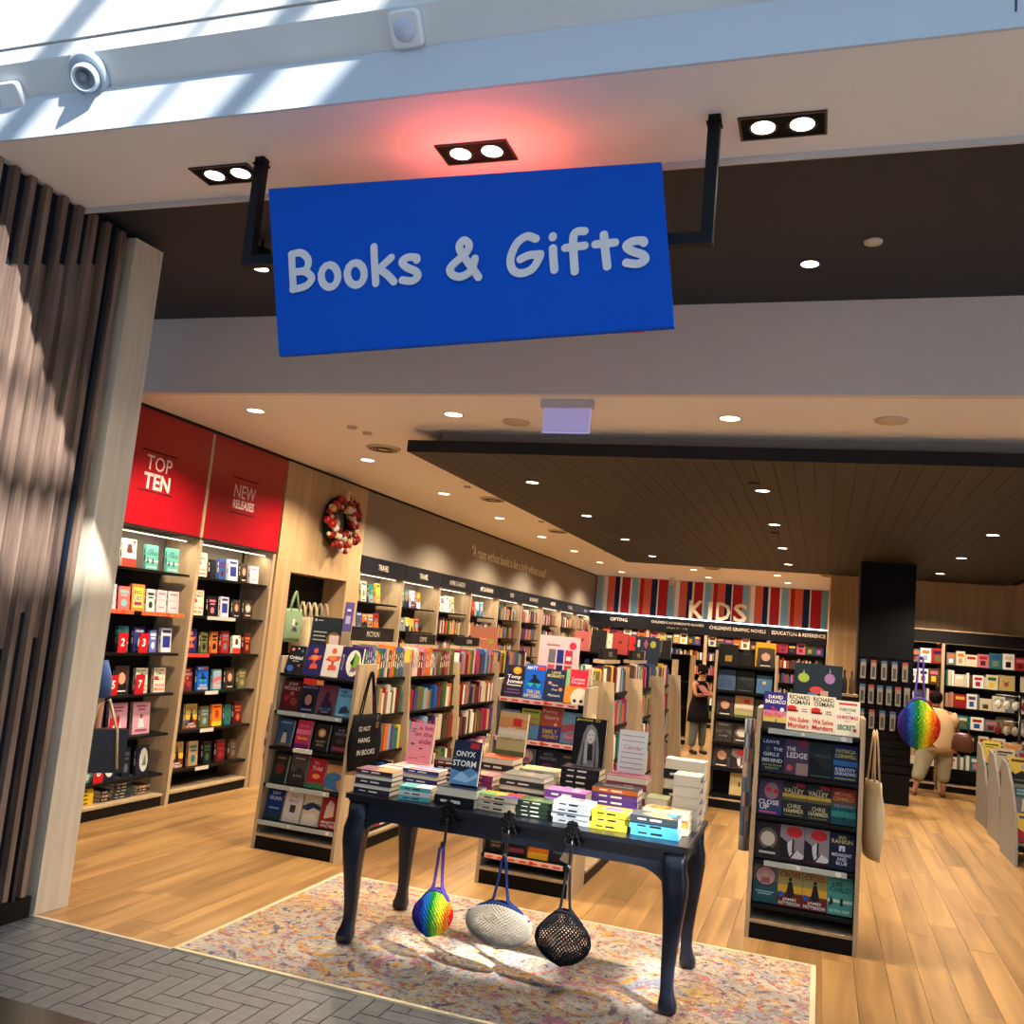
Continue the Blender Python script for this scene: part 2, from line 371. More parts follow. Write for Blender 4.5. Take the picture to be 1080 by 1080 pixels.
# dark timber canopy of boards
can = thing('timber_canopy', 'large dark boarded canopy hanging below the white shop ceiling', 'canopy', (-3.44, 7.08, 3.3))
CWD, CL = 6.34, 9.52
MB().box(0, CWD, 0, CL, .02, .1, (36, 33, 32)).build('frame', MATTE, can)
MB().box(0, CWD, -.012, 0, 0, .1, (34, 34, 38)).build('front_edge', MATTE, can)
MB().box(-.012, 0, -.012, CL, 0, .1, (34, 34, 38)).build('side_edge', MATTE, can)
bw = .151; nb = int(CWD/bw); bm = None
for i in range(nb):
    if bm is None: o = MB().box(0, bw-.004, 0, CL, 0, .019, (70, 58, 46)).build('board', CANW, can); bm = o.data
    else: o = bpy.data.objects.new('board', bm); COL.objects.link(o); o.parent = can
    o.location = (i*bw, 0, 0)
# back walls
kw = sbox('wall_back', -6.15, .3, 23.25, 23.4, 0, 3.5, (150, 140, 130))
st = MB(); xx = -5.98; i = 0
seq = [((26, 38, 74), .15), ((230, 226, 220), .03), ((176, 36, 38), .24), ((128, 176, 196), .14), ((204, 170, 140), .05), ((226, 222, 214), .10), ((214, 96, 72), .19), ((26, 38, 74), .12), ((230, 226, 220), .05),
       ((176, 36, 38), .22), ((226, 222, 214), .04), ((128, 176, 196), .16), ((204, 170, 140), .05), ((176, 36, 38), .10), ((214, 96, 72), .19)]
while xx < .2:
    c_, w_ = seq[i % len(seq)]; st.poly([(xx, 23.248, 2.56), (xx+w_, 23.248, 2.56), (xx+w_, 23.248, 3.495), (xx, 23.248, 3.495)], c_); xx += w_; i += 1
st.build('striped_wallpaper', MATTE, kw)
rw = sbox('wall_back_right', .09, 8, 16.62, 16.75, 0, 3.5, (166, 136, 94), BIRCHX)
sbox('wall_back_return', .09, .2, 16.75, 23.3, 0, 3.5, (166, 136, 94), BIRCHX)
sbox('wall_right', 7.6, 7.75, 4.4, 16.7, 0, 4.2, (170, 160, 150))
# unseen mall roof added to shape the sun; openings cut to cast the patches
def xr(x, z=4.28): return x+.90*(8.2-z)
rx = [-12, xr(-7.5), xr(-3.98), xr(-3.76), xr(-3.05), xr(-2.98), xr(-2.62), xr(-2.42), xr(-2.07), xr(1.55), xr(1.72), xr(1.86), xr(2.45), xr(2.95), xr(3.15), 14]
# solid intervals are the even ones
for i in range(0, len(rx)-1, 2): sbox('ceiling_sun_mask', rx[i], rx[i+1], -8, 3.3, 8.2, 8.22, (220, 220, 220))
sbox('ceiling_sun_blocker', -12, 14, -3.2, -.12, 8.17, 8.199, (220, 220, 220))  # solid strip added to keep sun off the floor before the table
sbox('ceiling_sun_mask_rim', -12, 14, 2.0, 3.19, 8.1, 8.2, (220, 220, 220))
# ------------------------------------------------------------------ BOOKS
CREAM = (226, 216, 192)
def art(mb, spec, w, h, y, seed=0):
    """printed cover: specs in unit coordinates, each layer a hair proud of the last"""
    d = y
    for s in spec:
        d -= .00025; k = s[0]
        P = lambda u, v: ((u-.5)*w, d, v*h)
        if k == 'r': mb.poly([P(s[1], s[2]), P(s[3], s[2]), P(s[3], s[4]), P(s[1], s[4])], s[5])
        elif k == 'c': mb.poly([P(s[1]+s[3]*math.cos(2*PI*i/14), s[2]+s[4]*math.sin(2*PI*i/14)) for i in range(14)], s[5])
        elif k == 'p': mb.poly([P(*q) for q in s[1]], s[2])
        elif k == 't': mb.text(s[1], P(s[2], s[3]), (1, 0, 0), (0, 0, 1), s[6], w=s[4]*w, h=s[5]*h, bold=.02 if len(s) > 7 else 0)
def book(w, h, t, col, spec=(), sp=None, parent=None, name='book', hard=.003):
    """front cover faces -y, spine at -x, origin at bottom centre"""
    sp = sp or col; mb = MB(); b = .0022
    mb.box(-w/2, w/2, -t/2, -t/2+b, 0, h, col); mb.box(-w/2, w/2, t/2-b, t/2, 0, h, col); mb.box(-w/2, -w/2+b, -t/2+b, t/2-b, 0, h, sp)
    art(mb, spec, w, h, -t/2)
    if t > .012:
        lt = (235, 228, 210) if sum(sp) < 380 else (40, 34, 40)
        mb.poly([(-w/2-.0004, t*.16, h*.34), (-w/2-.0004, -t*.16, h*.34), (-w/2-.0004, -t*.16, h*.58), (-w/2-.0004, t*.16, h*.58)], lt)
        mb.poly([(-w/2-.0004, t*.12, h*.66), (-w/2-.0004, -t*.12, h*.66), (-w/2-.0004, -t*.12, h*.84), (-w/2-.0004, t*.12, h*.84)], lt)
    o = mb.build(name, PRINT, parent)
    MB().box(-w/2+b, w/2-hard, -t/2+b, t/2-b, hard*.6, h-hard*.6, CREAM).build('pages', MATTE, o)
    return o
def rnd_spec(R, base):
    """an anonymous picture cover: sky / ground / sun / figure and bars where lettering is too small to read"""
    c = [PAL[R.choice(PN)] for _ in range(4)]; s = []
    k = R.randrange(6)
    if k == 0: s = [('r', 0, 0, 1, .42, c[0]), ('c', .5, .5, .25, .17, c[1]), ('r', .15, .78, .85, .86, c[2]), ('r', .22, .68, .78, .74, c[2])]
    if k == 1: s = [('p', [(0, 0), (1, 0), (1, .3), (.6, .52), (.3, .36), (0, .5)], c[0]), ('c', .68, .66, .13, .09, c[1]), ('r', .12, .82, .88, .92, c[2]), ('r', .2, .12, .8, .18, c[3])]
    if k == 2: s = [('r', .1, .55, .9, .9, c[0]), ('r', .18, .76, .82, .84, c[1]), ('r', .18, .64, .82, .72, c[1]), ('p', [(.35, .05), (.65, .05), (.58, .4), (.42, .4)], c[2]), ('c', .5, .44, .09, .06, c[2])]
    if k == 3: s = [('c', .5, .42, .36, .27, c[0]), ('c', .5, .42, .24, .18, c[1]), ('r', .1, .82, .9, .9, c[2]), ('r', .25, .06, .75, .11, c[2])]
    if k == 4: s = [('p', [(.2, .0), (.8, .0), (.72, .3), (.6, .38), (.6, .48), (.4, .48), (.4, .38), (.28, .3)], c[0]), ('c', .5, .52, .15, .11, (196, 150, 120)), ('r', .12, .8, .88, .88, c[1]), ('r', .12, .7, .6, .75, c[1])]
    if k == 5: s = [('r', 0, .5, 1, .72, c[0]), ('r', .08, .56, .92, .66, c[1]), ('c', .3, .25, .14, .1, c[2]), ('c', .68, .3, .16, .11, c[3]), ('r', .2, .84, .8, .9, c[1])]
    return s
def rc(R): n = R.choice(PN); return n, PAL[n]
class Frame:
    """shelf face: u runs left to right as the shopper sees it, d goes into the shelf, ang turns the whole"""
    def __init__(s, x, y, ang): s.x, s.y, s.a = x, y, ang
    def at(s, u, d, z): c, n = math.cos(s.a), math.sin(s.a); return (s.x+c*u-n*d, s.y+n*u+c*d, z)
R = random.Random(11)
FAR = MB()     # books past the 300 largest
def far_box(fr, u0, u1, d0, d1, z0, z1, col, spec=None):
    M = Matrix.Translation(fr.at(0, 0, 0)) @ Matrix.Rotation(fr.a, 4, 'Z'); FAR.box(u0, u1, d0, d1, z0, z1, col, M=M)
    if u1-u0 > .1:
        w = u1-u0; h = z1-z0; c2 = PAL[PN[int(u0*977) % len(PN)]]; c3 = PAL[PN[int(u0*3571+z0*99) % len(PN)]]
        FAR.box(u0+w*.15, u1-w*.15, d0-.002, d0, z0+h*.62, z0+h*.84, c2, M=M); FAR.box(u0+w*.25, u1-w*.3, d0-.002, d0, z0+h*.15, z0+h*.5, c3, M=M)
def place(o, fr, u, d, z, lean=0, turn=0, label=None, group=None, cat='book'):
    o.location = fr.at(u, d, z); o.rotation_euler = (-lean, 0, fr.a+turn); o.rotation_mode = 'XYZ'
    return tag(o, label, cat, group)
def face_book(fr, u, d, z, w, h, t, col, spec, label, lean=.14, sp=None, group=None, turn=0, cat='book', name='book'):
    o = book(w, h, t, col, spec, sp, name=name); return place(o, fr, u, d, z+.001+t/2*math.sin(lean), lean, turn, label, group, cat)
def spine_book(fr, u, d, z, w, h, t, col, label, group, lean=0):
    o = book(w, h, t, col); o.location = fr.at(u, d+w/2, z+.002); o.rotation_euler = (0, lean, fr.a+PI/2)
    return tag(o, label, 'book', group)

# ---------------- named covers (writing as on the photographed covers)
TL = (240, 236, 226)
OSMAN = ((226, 214, 190), [('t', 'RICHARD', .5, .90, .84, .12, (24, 22, 22), 1), ('t', 'OSMAN', .52, .77, .80, .12, (24, 22, 22), 1), ('c', .2, .60, .2, .07, (206, 40, 34)), ('r', .02, .50, .46, .56, (110, 26, 26)), ('r', .6, .52, .85, .54, (110, 110, 104)), ('r', .62, .58, .82, .60, (110, 110, 104)), ('t', 'We Solve', .5, .30, .84, .13, (204, 44, 38), 1), ('t', 'Murders', .5, .14, .84, .13, (204, 44, 38), 1)])
BALD = ((46, 42, 120), [('r', 0, .0, 1, .16, (32, 30, 40)), ('r', 0, .16, 1, .34, (206, 178, 96)), ('r', 0, .34, 1, .48, (196, 120, 140)), ('t', 'DAVID', .5, .86, .62, .10, TL, 1), ('t', 'BALDACCI', .5, .73, .86, .10, TL, 1), ('c', .8, .52, .09, .06, (226, 216, 226)), ('t', 'To', .45, .52, .24, .12, (226, 50, 80), 1), ('t', 'Die For', .46, .36, .8, .13, (226, 70, 90), 1), ('r', .54, .1, .58, .24, (20, 18, 20))])
XMAS = ((224, 216, 200), [('r', .12, .88, .88, .94, (196, 60, 66)), ('t', 'EVERYONE', .5, .75, .66, .09, (50, 120, 76), 1), ('t', 'THIS', .5, .65, .18, .04, (60, 60, 60)), ('t', 'CHRISTMAS', .5, .53, .86, .10, (196, 50, 80), 1), ('t', 'HAS A', .5, .42, .24, .04, (60, 60, 60)), ('t', 'SECRET', .46, .24, .72, .15, (50, 120, 76), 1), ('r', .74, .14, .88, .22, (180, 30, 40))])
LEAVE = ((26, 38, 66), [('t', 'LEAVE', .42, .86, .68, .09, (206, 210, 214), 1), ('c', .3, .66, .1, .07, (80, 70, 110)), ('t', 'THE', .72, .66, .4, .09, (206, 210, 214), 1), ('t', 'GIRLS', .44, .50, .68, .10, (206, 210, 214), 1), ('t', 'BEHIND', .5, .33, .86, .10, (216, 220, 224), 1), ('t', 'JACQUELINE', .5, .19, .8, .06, (206, 206, 60)), ('t', 'BUBLITZ', .5, .11, .56, .06, (206, 206, 60))])
LEDGE = ((84, 60, 84), [('r', .5, .0, 1, .34, (176, 140, 130)), ('r', .6, .86, .9, .97, (160, 40, 56)), ('t', 'THE', .26, .72, .38, .11, (226, 220, 222), 1), ('t', 'LEDGE', .52, .55, .86, .16, (232, 228, 226), 1), ('c', .22, .18, .13, .09, (214, 90, 90))])
ROCKC = ((34, 40, 42), [('p', [(0, .0), (1, 0), (1, .2), (.55, .3), (.2, .56), (0, .5)], (22, 26, 26)), ('t', 'THE ROCK', .55, .62, .7, .1, (74, 84, 84), 1), ('r', .1, .04, .9, .06, (120, 120, 116))])
CORN = ((28, 46, 100), [('t', 'PATRICIA', .5, .83, .8, .1, (196, 188, 60), 1), ('t', 'CORNWELL', .5, .69, .88, .11, (196, 188, 60), 1), ('r', .0, .42, 1, .56, (50, 110, 170)), ('t', 'IDENTITY', .5, .31, .82, .1, (216, 220, 226), 1), ('t', 'UNKNOWN', .5, .20, .86, .09, (216, 220, 226), 1), ('r', .08, .05, .9, .08, (196, 188, 60))])
CLOSE = ((70, 56, 86), [('c', .55, .66, .3, .24, (150, 116, 120)), ('c', .42, .70, .14, .07, (190, 40, 50)), ('c', .74, .66, .12, .07, (190, 40, 50)), ('p', [(0, 0), (1, 0), (1, .25), (.6, .42), (0, .3)], (60, 64, 120)), ('t', 'CLOSE', .45, .34, .86, .13, TL, 1), ('t', 'UP', .28, .20, .4, .13, TL, 1), ('r', .08, .04, .8, .09, (206, 96, 120))])
VALL = ((40, 40, 38), [('r', 0, .55, 1, .66, (196, 166, 60)), ('r', 0, .47, 1, .56, (92, 90, 60)), ('r', .55, .87, .92, .97, (170, 34, 50)), ('t', 'THE', .5, .84, .2, .05, (206, 190, 140)), ('t', 'VALLEY', .46, .74, .84, .13, (206, 190, 140), 1), ('t', 'CHRIS', .5, .32, .56, .11, (206, 196, 150), 1), ('t', 'HAMMER', .5, .19, .82, .12, (206, 196, 150), 1), ('r', .1, .06, .86, .08, (150, 146, 120))])
CONN = ((30, 84, 88), [('r', 0, .66, 1, 1, (140, 34, 30)), ('r', 0, .5, 1, .66, (100, 80, 60)), ('t', 'MICHAEL', .5, .83, .74, .11, (216, 150, 90), 1), ('t', 'CONNELLY', .5, .70, .86, .12, (216, 150, 90), 1), ('t', 'THE WAITING', .5, .50, .8, .08, (120, 150, 200), 1), ('r', 0, .2, 1, .36, (50, 140, 130)), ('r', .5, .12, .56, .22, (20, 40, 40))])
ORNATE = ((66, 40, 38), [('r', .07, .05, .93, .95, (44, 40, 40)), ('c', .5, .56, .4, .3, (110, 96, 84)), ('c', .5, .55, .30, .2, (206, 196, 180)), ('r', .16, .14, .84, .2, (206, 196, 180)), ('p', [(.3, .24), (.8, .22), (.6, .34)], (26, 22, 22))])
WAVE = ((150, 136, 140), [('p', [(0, 0), (1, 0), (1, .12), (.5, .4), (.32, .52), (0, .66)], (34, 30, 34)), ('p', [(.42, .14), (.6, .3), (.5, .62), (.3, .5), (.34, .3)], (222, 214, 212)), ('p', [(.45, .08), (.95, .12), (1, .22), (.7, .34)], (226, 218, 216)), ('c', .58, .82, .34, .15, (204, 44, 44)), ('r', .5, .26, .58, .62, (26, 22, 26)), ('r', .1, .06, .84, .11, (96, 30, 34))])
RANK = ((24, 32, 60), [('t', 'IAN', .5, .87, .3, .10, (190, 200, 130), 1), ('t', 'RANKIN', .5, .76, .84, .11, (210, 206, 120), 1), ('r', .38, .5, .62, .65, (214, 220, 226)), ('r', .47, .5, .52, .57, (20, 24, 40)), ('t', 'MIDNIGHT', .5, .40, .8, .09, (206, 216, 232), 1), ('t', 'AND', .5, .29, .4, .09, (206, 216, 232), 1), ('t', 'BLUE', .5, .18, .44, .09, (206, 216, 232), 1)])
OVAL = ((40, 84, 90), [('r', .0, .6, 1, 1, (110, 104, 100)), ('c', .5, .72, .44, .27, (34, 30, 30)), ('c', .5, .72, .4, .245, (196, 150, 150)), ('c', .5, .78, .14, .11, (206, 166, 150)), ('p', [(.3, .52), (.7, .52), (.66, .68), (.34, .68)], (150, 90, 96)), ('r', .1, .28, .85, .31, (150, 190, 190)), ('r', .2, .22, .75, .25, (150, 190, 190))])
CROSS = ((150, 140, 80), [('r', 0, 0, 1, .36, (120, 44, 24)), ('r', 0, .36, 1, .56, (216, 170, 50)), ('t', 'ALEX MUST DIE', .5, .95, .7, .04, (90, 30, 20)), ('t', 'CROSS', .5, .84, .84, .14, (150, 34, 34), 1), ('p', [(.32, .24), (.44, .66), (.58, .66), (.72, .26), (.60, .28), (.58, .12), (.46, .12), (.44, .28)], (36, 30, 30)), ('c', .51, .72, .07, .05, (36, 30, 30)), ('c', .14, .30, .12, .08, (40, 90, 170)), ('t', 'JAMES', .5, .18, .56, .09, TL, 1), ('t', 'PATTERSON', .5, .08, .88, .09, TL, 1)])
CHILD = ((70, 150, 140), [('t', 'JACK REACHER', .5, .93, .7, .05, (30, 60, 60)), ('t', 'LEE', .4, .80, .4, .10, (24, 60, 64), 1), ('t', 'CHILD', .5, .66, .84, .13, (24, 60, 64), 1), ('r', .0, .32, 1, .40, (190, 216, 206)), ('p', [(.05, .2), (.25, .3), (.14, .5)], (20, 40, 44)), ('r', .5, .24, .62, .44, (20, 40, 44)), ('t', 'IN TOO DEEP', .5, .1, .8, .08, (216, 230, 224), 1)])
PICO = ((92, 26, 30), [('t', 'JODI', .5, .86, .5, .12, (226, 196, 190), 1), ('t', 'PICOULT', .5, .72, .86, .12, (226, 196, 190), 1), ('c', .3, .4, .16, .1, (170, 40, 40)), ('c', .7, .3, .2, .13, (150, 60, 60)), ('c', .55, .55, .12, .07, (200, 90, 80))])
FACE = ((40, 40, 62), [('t', 'FIONA', .5, .93, .5, .06, (170, 160, 190)), ('t', 'MCINTOSH', .5, .84, .84, .09, (170, 160, 190), 1), ('p', [(.2, 0), (.8, 0), (.86, .5), (.5, .72), (.14, .5)], (24, 20, 26)), ('c', .5, .42, .2, .18, (186, 136, 116)), ('r', .2, .06, .8, .12, (150, 150, 190))])
SILH = ((120, 62, 76), [('p', [(.1, 0), (.9, 0), (.8, .4), (.6, .5), (.62, .7), (.5, .8), (.38, .66), (.3, .5)], (46, 36, 48)), ('t', 'BLUE', .5, .18, .6, .1, (70, 130, 180), 1), ('r', .3, .07, .7, .1, (190, 150, 150))])
WINT = ((110, 180, 214), [('t', 'TIM', .3, .88, .4, .1, (40, 60, 90), 1), ('t', 'WINTON', .5, .75, .8, .11, (40, 60, 90), 1), ('p', [(.2, .1), (.9, .16), (.6, .4), (.3, .32)], (60, 70, 86)), ('r', .1, .05, .6, .09, (230, 236, 240))])
ORBIT = ((24, 26, 34), [('c', .22, .86, .1, .06, (220, 110, 70)), ('c', .55, .9, .05, .03, (230, 226, 220)), ('c', .8, .82, .09, .06, (70, 110, 130)), ('t', 'Orbital', .5, .56, .8, .13, (230, 228, 222), 1), ('r', .3, .42, .7, .45, (170, 170, 170)), ('c', .25, .16, .2, .12, (50, 90, 170)), ('c', .75, .28, .08, .05, (150, 90, 70))])
HEADS1 = ((38, 36, 92), [('c', .5, .8, .13, .09, (204, 90, 60)), ('p', [(.12, .5), (.3, .64), (.9, .66), (.8, .52), (.5, .46)], (196, 70, 50)), ('c', .5, .58, .2, .08, (220, 130, 80)), ('p', [(.3, .2), (.75, .22), (.7, .36), (.35, .36)], (210, 84, 56)), ('r', .45, .34, .58, .48, (190, 80, 50))])
HEADS2 = ((214, 206, 196), HEADS1[1])
JONES = ((42, 34, 50), [('c', .62, .84, .22, .12, (226, 150, 40)), ('c', .62, .86, .12, .05, (250, 190, 60)), ('t', 'Tony', .5, .62, .7, .14, TL, 1), ('t', 'Jones', .56, .47, .8, .15, TL, 1), ('r', .2, .34, .9, .38, (200, 196, 190)), ('r', .1, .1, .9, .14, (110, 80, 130)), ('r', .2, .2, .84, .24, (110, 80, 130))])
HAIG = ((24, 92, 196), [('t', 'MATT', .32, .9, .5, .1, TL, 1), ('r', .62, .85, .94, .97, (206, 60, 60)), ('p', [(.22, .48), (.5, .66), (.84, .48), (.6, .44)], (20, 26, 40)), ('c', .46, .66, .1, .05, (20, 26, 40)), ('p', [(.14, .44), (.5, .46), (.34, .32)], (40, 170, 160)), ('p', [(.55, .46), (.88, .44), (.7, .32)], (40, 170, 160)), ('t', 'THE LIFE', .52, .20, .66, .1, (206, 196, 150), 1), ('t', 'IMPOSSIBLE', .5, .08, .86, .1, (206, 196, 150), 1)])
MORI = ((36, 46, 78), [('t', 'LIANE', .5, .9, .46, .08, (206, 196, 130), 1), ('t', 'MORIARTY', .5, .79, .86, .10, (206, 196, 130), 1), ('c', .24, .56, .09, .05, (214, 140, 110)), ('c', .8, .38, .1, .06, (206, 130, 80)), ('t', 'Here', .5, .50, .3, .07, TL), ('t', 'One', .5, .36, .28, .07, TL), ('t', 'Moment', .52, .18, .6, .08, TL)])
COMM = ((222, 140, 50), [('r', 0, .5, .18, 1, (130, 190, 130)), ('r', .18, .5, 1, 1, (206, 40, 66)), ('t', 'Common', .56, .72, .6, .10, (236, 190, 196), 1), ('t', 'Dangers', .56, .61, .6, .09, (236, 190, 196), 1), ('c', .72, .16, .42, .30, (226, 214, 196)), ('c', .5, .08, .08, .05, (40, 36, 40)), ('c', .8, .08, .08, .05, (40, 36, 40))])
FUNNY = ((196, 84, 52), [('t', 'Funny', .42, .86, .66, .13, (232, 220, 210)), ('t', 'Story', .5, .68, .66, .15, (232, 220, 210)), ('r', 0, .0, 1, .44, (90, 66, 130)), ('c', .7, .5, .08, .05, (236, 200, 150)), ('t', 'EMILY', .5, .28, .68, .12, (226, 196, 80), 1), ('t', 'HENRY', .54, .13, .72, .12, (226, 196, 80), 1)])
BEACH = ((120, 170, 190), [('p', [(0, .3), (1, .5), (1, .7), (0, .56)], (206, 96, 96)), ('p', [(.1, .1), (.9, .12), (.7, .36), (.3, .34)], (226, 120, 130)), ('t', 'Swept', .5, .2, .66, .1, TL), ('r', .2, .86, .8, .9, (210, 190, 196))])
LIME = ((176, 178, 60), [('r', 0, 0, 1, .5, (110, 160, 190)), ('t', 'Just', .7, .68, .4, .12, (196, 50, 110), 1), ('t', 'Like', .6, .50, .5, .12, (196, 50, 110), 1), ('r', .1, .88, .9, .94, (90, 110, 60))])
GREYB = ((110, 130, 146), [('r', .5, .7, .85, .92, (160, 50, 60)), ('r', .2, .3, .8, .4, (70, 90, 106))])
WILD = ((196, 160, 110), [('r', 0, .0, 1, .12, (86, 96, 56)), ('r', 0, .12, 1, .40, (170, 160, 110)), ('r', 0, .4, 1, .62, (206, 196, 170)), ('p', [(0, .62), (1, .62), (1, .84), (.5, .9), (0, .86)], (200, 140, 80)), ('r', .5, .68, .8, .86, (200, 40, 46)), ('t', 'THE', .46, .62, .24, .05, (238, 228, 206)), ('t', 'REMEMBERING', .5, .52, .84, .08, (238, 228, 206)), ('t', 'ROBERT LANE', .5, .38, .76, .06, (120, 90, 60))])
JACKIE = ((18, 16, 18), [('p', [(.18, 0), (.86, 0), (.84, .3), (.78, .58), (.70, .78), (.55, .88), (.40, .84), (.30, .66), (.26, .4)], (128, 122, 118)), ('p', [(.30, 0), (.38, 0), (.36, .5), (.33, .5)], (70, 66, 64)), ('p', [(.72, 0), (.78, 0), (.72, .55), (.69, .55)], (70, 66, 64)), ('p', [(.46, .12), (.66, .12), (.62, .46), (.48, .46)], (36, 32, 34)), ('c', .545, .62, .125, .15, (206, 198, 192)), ('p', [(.43, .70), (.56, .80), (.68, .70), (.66, .78), (.55, .84), (.44, .78)], (140, 134, 130)), ('r', .47, .645, .52, .66, (40, 34, 34)), ('r', .575, .645, .625, .66, (40, 34, 34)), ('r', .51, .545, .59, .56, (70, 44, 44)), ('p', [(.40, .04), (.50, .04), (.47, .36), (.44, .56), (.39, .56), (.38, .34)], (176, 168, 162)), ('t', 'Jackie O', .42, .95, .76, .07, (196, 184, 60), 1)])
ONYX = ((28, 38, 62), [('p', [(0, 0), (1, 0), (1, .3), (.7, .4), (.4, .28), (0, .34)], (90, 140, 186)), ('p', [(.1, .1), (.4, .3), (.7, .16), (.95, .3), (1, .2), (.6, .05)], (150, 190, 220)), ('r', .6, .84, .92, .96, (190, 36, 46)), ('t', 'ONYX', .46, .70, .70, .13, TL, 1), ('t', 'STORM', .46, .48, .84, .14, TL, 1), ('r', .06, .6, .16, .61, (190, 180, 90))])
PINKB = ((240, 160, 170), [('t', 'a bit', .66, .88, .56, .10, (196, 34, 60), 1), ('t', 'on the', .58, .72, .7, .11, (196, 34, 60), 1), ('t', 'side', .68, .54, .5, .12, (196, 34, 60), 1), ('r', .08, .82, .3, .84, (120, 60, 70)), ('r', .08, .76, .26, .78, (120, 60, 70)), ('c', .2, .46, .09, .02, (90, 40, 60)), ('c', .55, .36, .08, .02, (90, 40, 60)), ('r', .1, .1, .5, .12, (200, 90, 110)), ('r', .6, .16, .8, .18, (200, 90, 110))])
CALD = ((222, 220, 216), [('r', .1, .86, .9, .88, (150, 150, 150)), ('r', .1, .74, .9, .76, (150, 150, 150)), ('t', 'Calendar', .52, .60, .66, .1, (190, 90, 96)), ('r', .1, .46, .9, .48, (150, 150, 150)), ('r', .1, .34, .9, .36, (150, 150, 150)), ('r', .1, .22, .9, .24, (150, 150, 150)), ('r', .1, .1, .9, .12, (150, 150, 150))])
STUDW = ((214, 206, 196), [('t', 'MARK', .5, .84, .4, .08, (110, 100, 96)), ('r', .34, .32, .66, .56, (60, 56, 60)), ('t', 'BRYCE', .5, .68, .5, .08, (110, 100, 96))])
NUNN = ((22, 44, 100), [('t', 'JUDY', .5, .88, .5, .13, (196, 214, 230), 1), ('t', 'NUNN', .5, .72, .7, .13, (196, 214, 230), 1), ('r', 0, .0, 1, .22, (24, 60, 70)), ('r', .2, .36, .8, .42, (110, 150, 180))])
ATW = ((206, 196, 170), [('p', [(0, .6), (.5, .75), (1, .64), (1, .5), (.6, .58), (.3, .46), (0, .5)], (40, 50, 86)), ('t', 'ATWOOD', .56, .66, .76, .12, (30, 36, 60), 1), ('c', .5, .2, .4, .2, (226, 218, 200))])
MONST = ((156, 34, 30), [('p', [(.2, .3), (.7, .4), (.66, .8), (.4, .9), (.24, .7)], (222, 196, 180)), ('t', 'MINETTE', .5, .2, .8, .08, TL, 1), ('t', 'WALTERS', .5, .09, .84, .08, TL, 1)])
NELL = ((214, 50, 90), [('r', 0, .5, 1, .66, (232, 120, 150)), ('t', 'Sunny', .5, .8, .6, .1, (240, 200, 210)), ('t', 'Stories', .5, .36, .7, .1, (240, 220, 90), 1), ('r', 0, 0, 1, .16, (130, 40, 110))])
ROSE = ((180, 34, 50), [('t', 'The', .4, .84, .3, .1, (240, 200, 190)), ('t', 'Trial', .5, .66, .6, .14, (240, 190, 180), 1), ('r', .0, .0, 1, .18, (60, 130, 80)), ('c', .5, .4, .24, .08, (236, 150, 60))])
LAKE = ((200, 150, 90), [('p', [(0, .1), (.8, 0), (.6, .3), (1, .5), (.4, .62), (0, .5)], (70, 120, 160)), ('r', 0, .84, 1, 1, (60, 60, 50))])
MOUNT = ((84, 76, 70), [('p', [(0, 0), (1, 0), (1, .3), (.6, .6), (.2, .4), (0, .5)], (46, 42, 40)), ('r', .2, .84, .8, .88, (190, 180, 160)), ('t', 'JUICE', .5, .3, .5, .08, (200, 190, 170))])
GOLDF = ((34, 26, 26), [('c', .5, .66, .26, .16, (190, 150, 80)), ('c', .5, .66, .14, .09, (226, 196, 130)), ('t', 'THE EMPTY', .5, .34, .7, .08, (206, 180, 130)), ('t', 'GRAVE', .5, .22, .5, .09, (206, 180, 130))])
ROMA = ((34, 30, 36), [('r', .1, .1, .9, .24, (150, 60, 80)), ('t', 'KATE', .5, .84, .4, .09, (160, 150, 160)), ('t', 'MORTON', .5, .7, .7, .1, (160, 150, 160)), ('c', .5, .45, .26, .1, (90, 50, 60))])
BLUEW = ((50, 80, 116), [('p', [(.3, .1), (.7, .1), (.6, .5), (.4, .5)], (206, 190, 160)), ('c', .5, .56, .1, .07, (60, 40, 34)), ('r', .1, .84, .9, .9, (150, 170, 196)), ('r', 0, 0, 1, .12, (120, 96, 66))])
DARKG = ((30, 40, 34), [('c', .5, .5, .3, .2, (120, 40, 30)), ('r', .2, .84, .8, .9, (150, 120, 70))])
MAGAZ = ((40, 32, 84), [('c', .62, .5, .34, .42, (222, 220, 206)), ('p', [(.5, .2), (.9, .3), (.86, .7), (.6, .86)], (120, 170, 60)), ('p', [(.45, .5), (.6, .4), (.66, .8)], (36, 50, 40)), ('c', .66, .3, .1, .08, (150, 70, 150)), ('t', 'TODAY', .12, .5, .1, .5, (190, 190, 210))])
SUNB = ((226, 120, 30), [('c', .5, .55, .24, .2, (170, 40, 20)), ('r', 0, .0, 1, .2, (240, 190, 50)), ('r', .1, .86, .9, .92, (60, 20, 20))])
FIG = ((40, 44, 56), [('p', [(.5, .1), (1, 0), (1, .5), (.7, .4)], (190, 186, 180)), ('t', 'RISE', .4, .3, .4, .1, (120, 150, 170)), ('r', .1, .8, .7, .86, (120, 130, 150))])

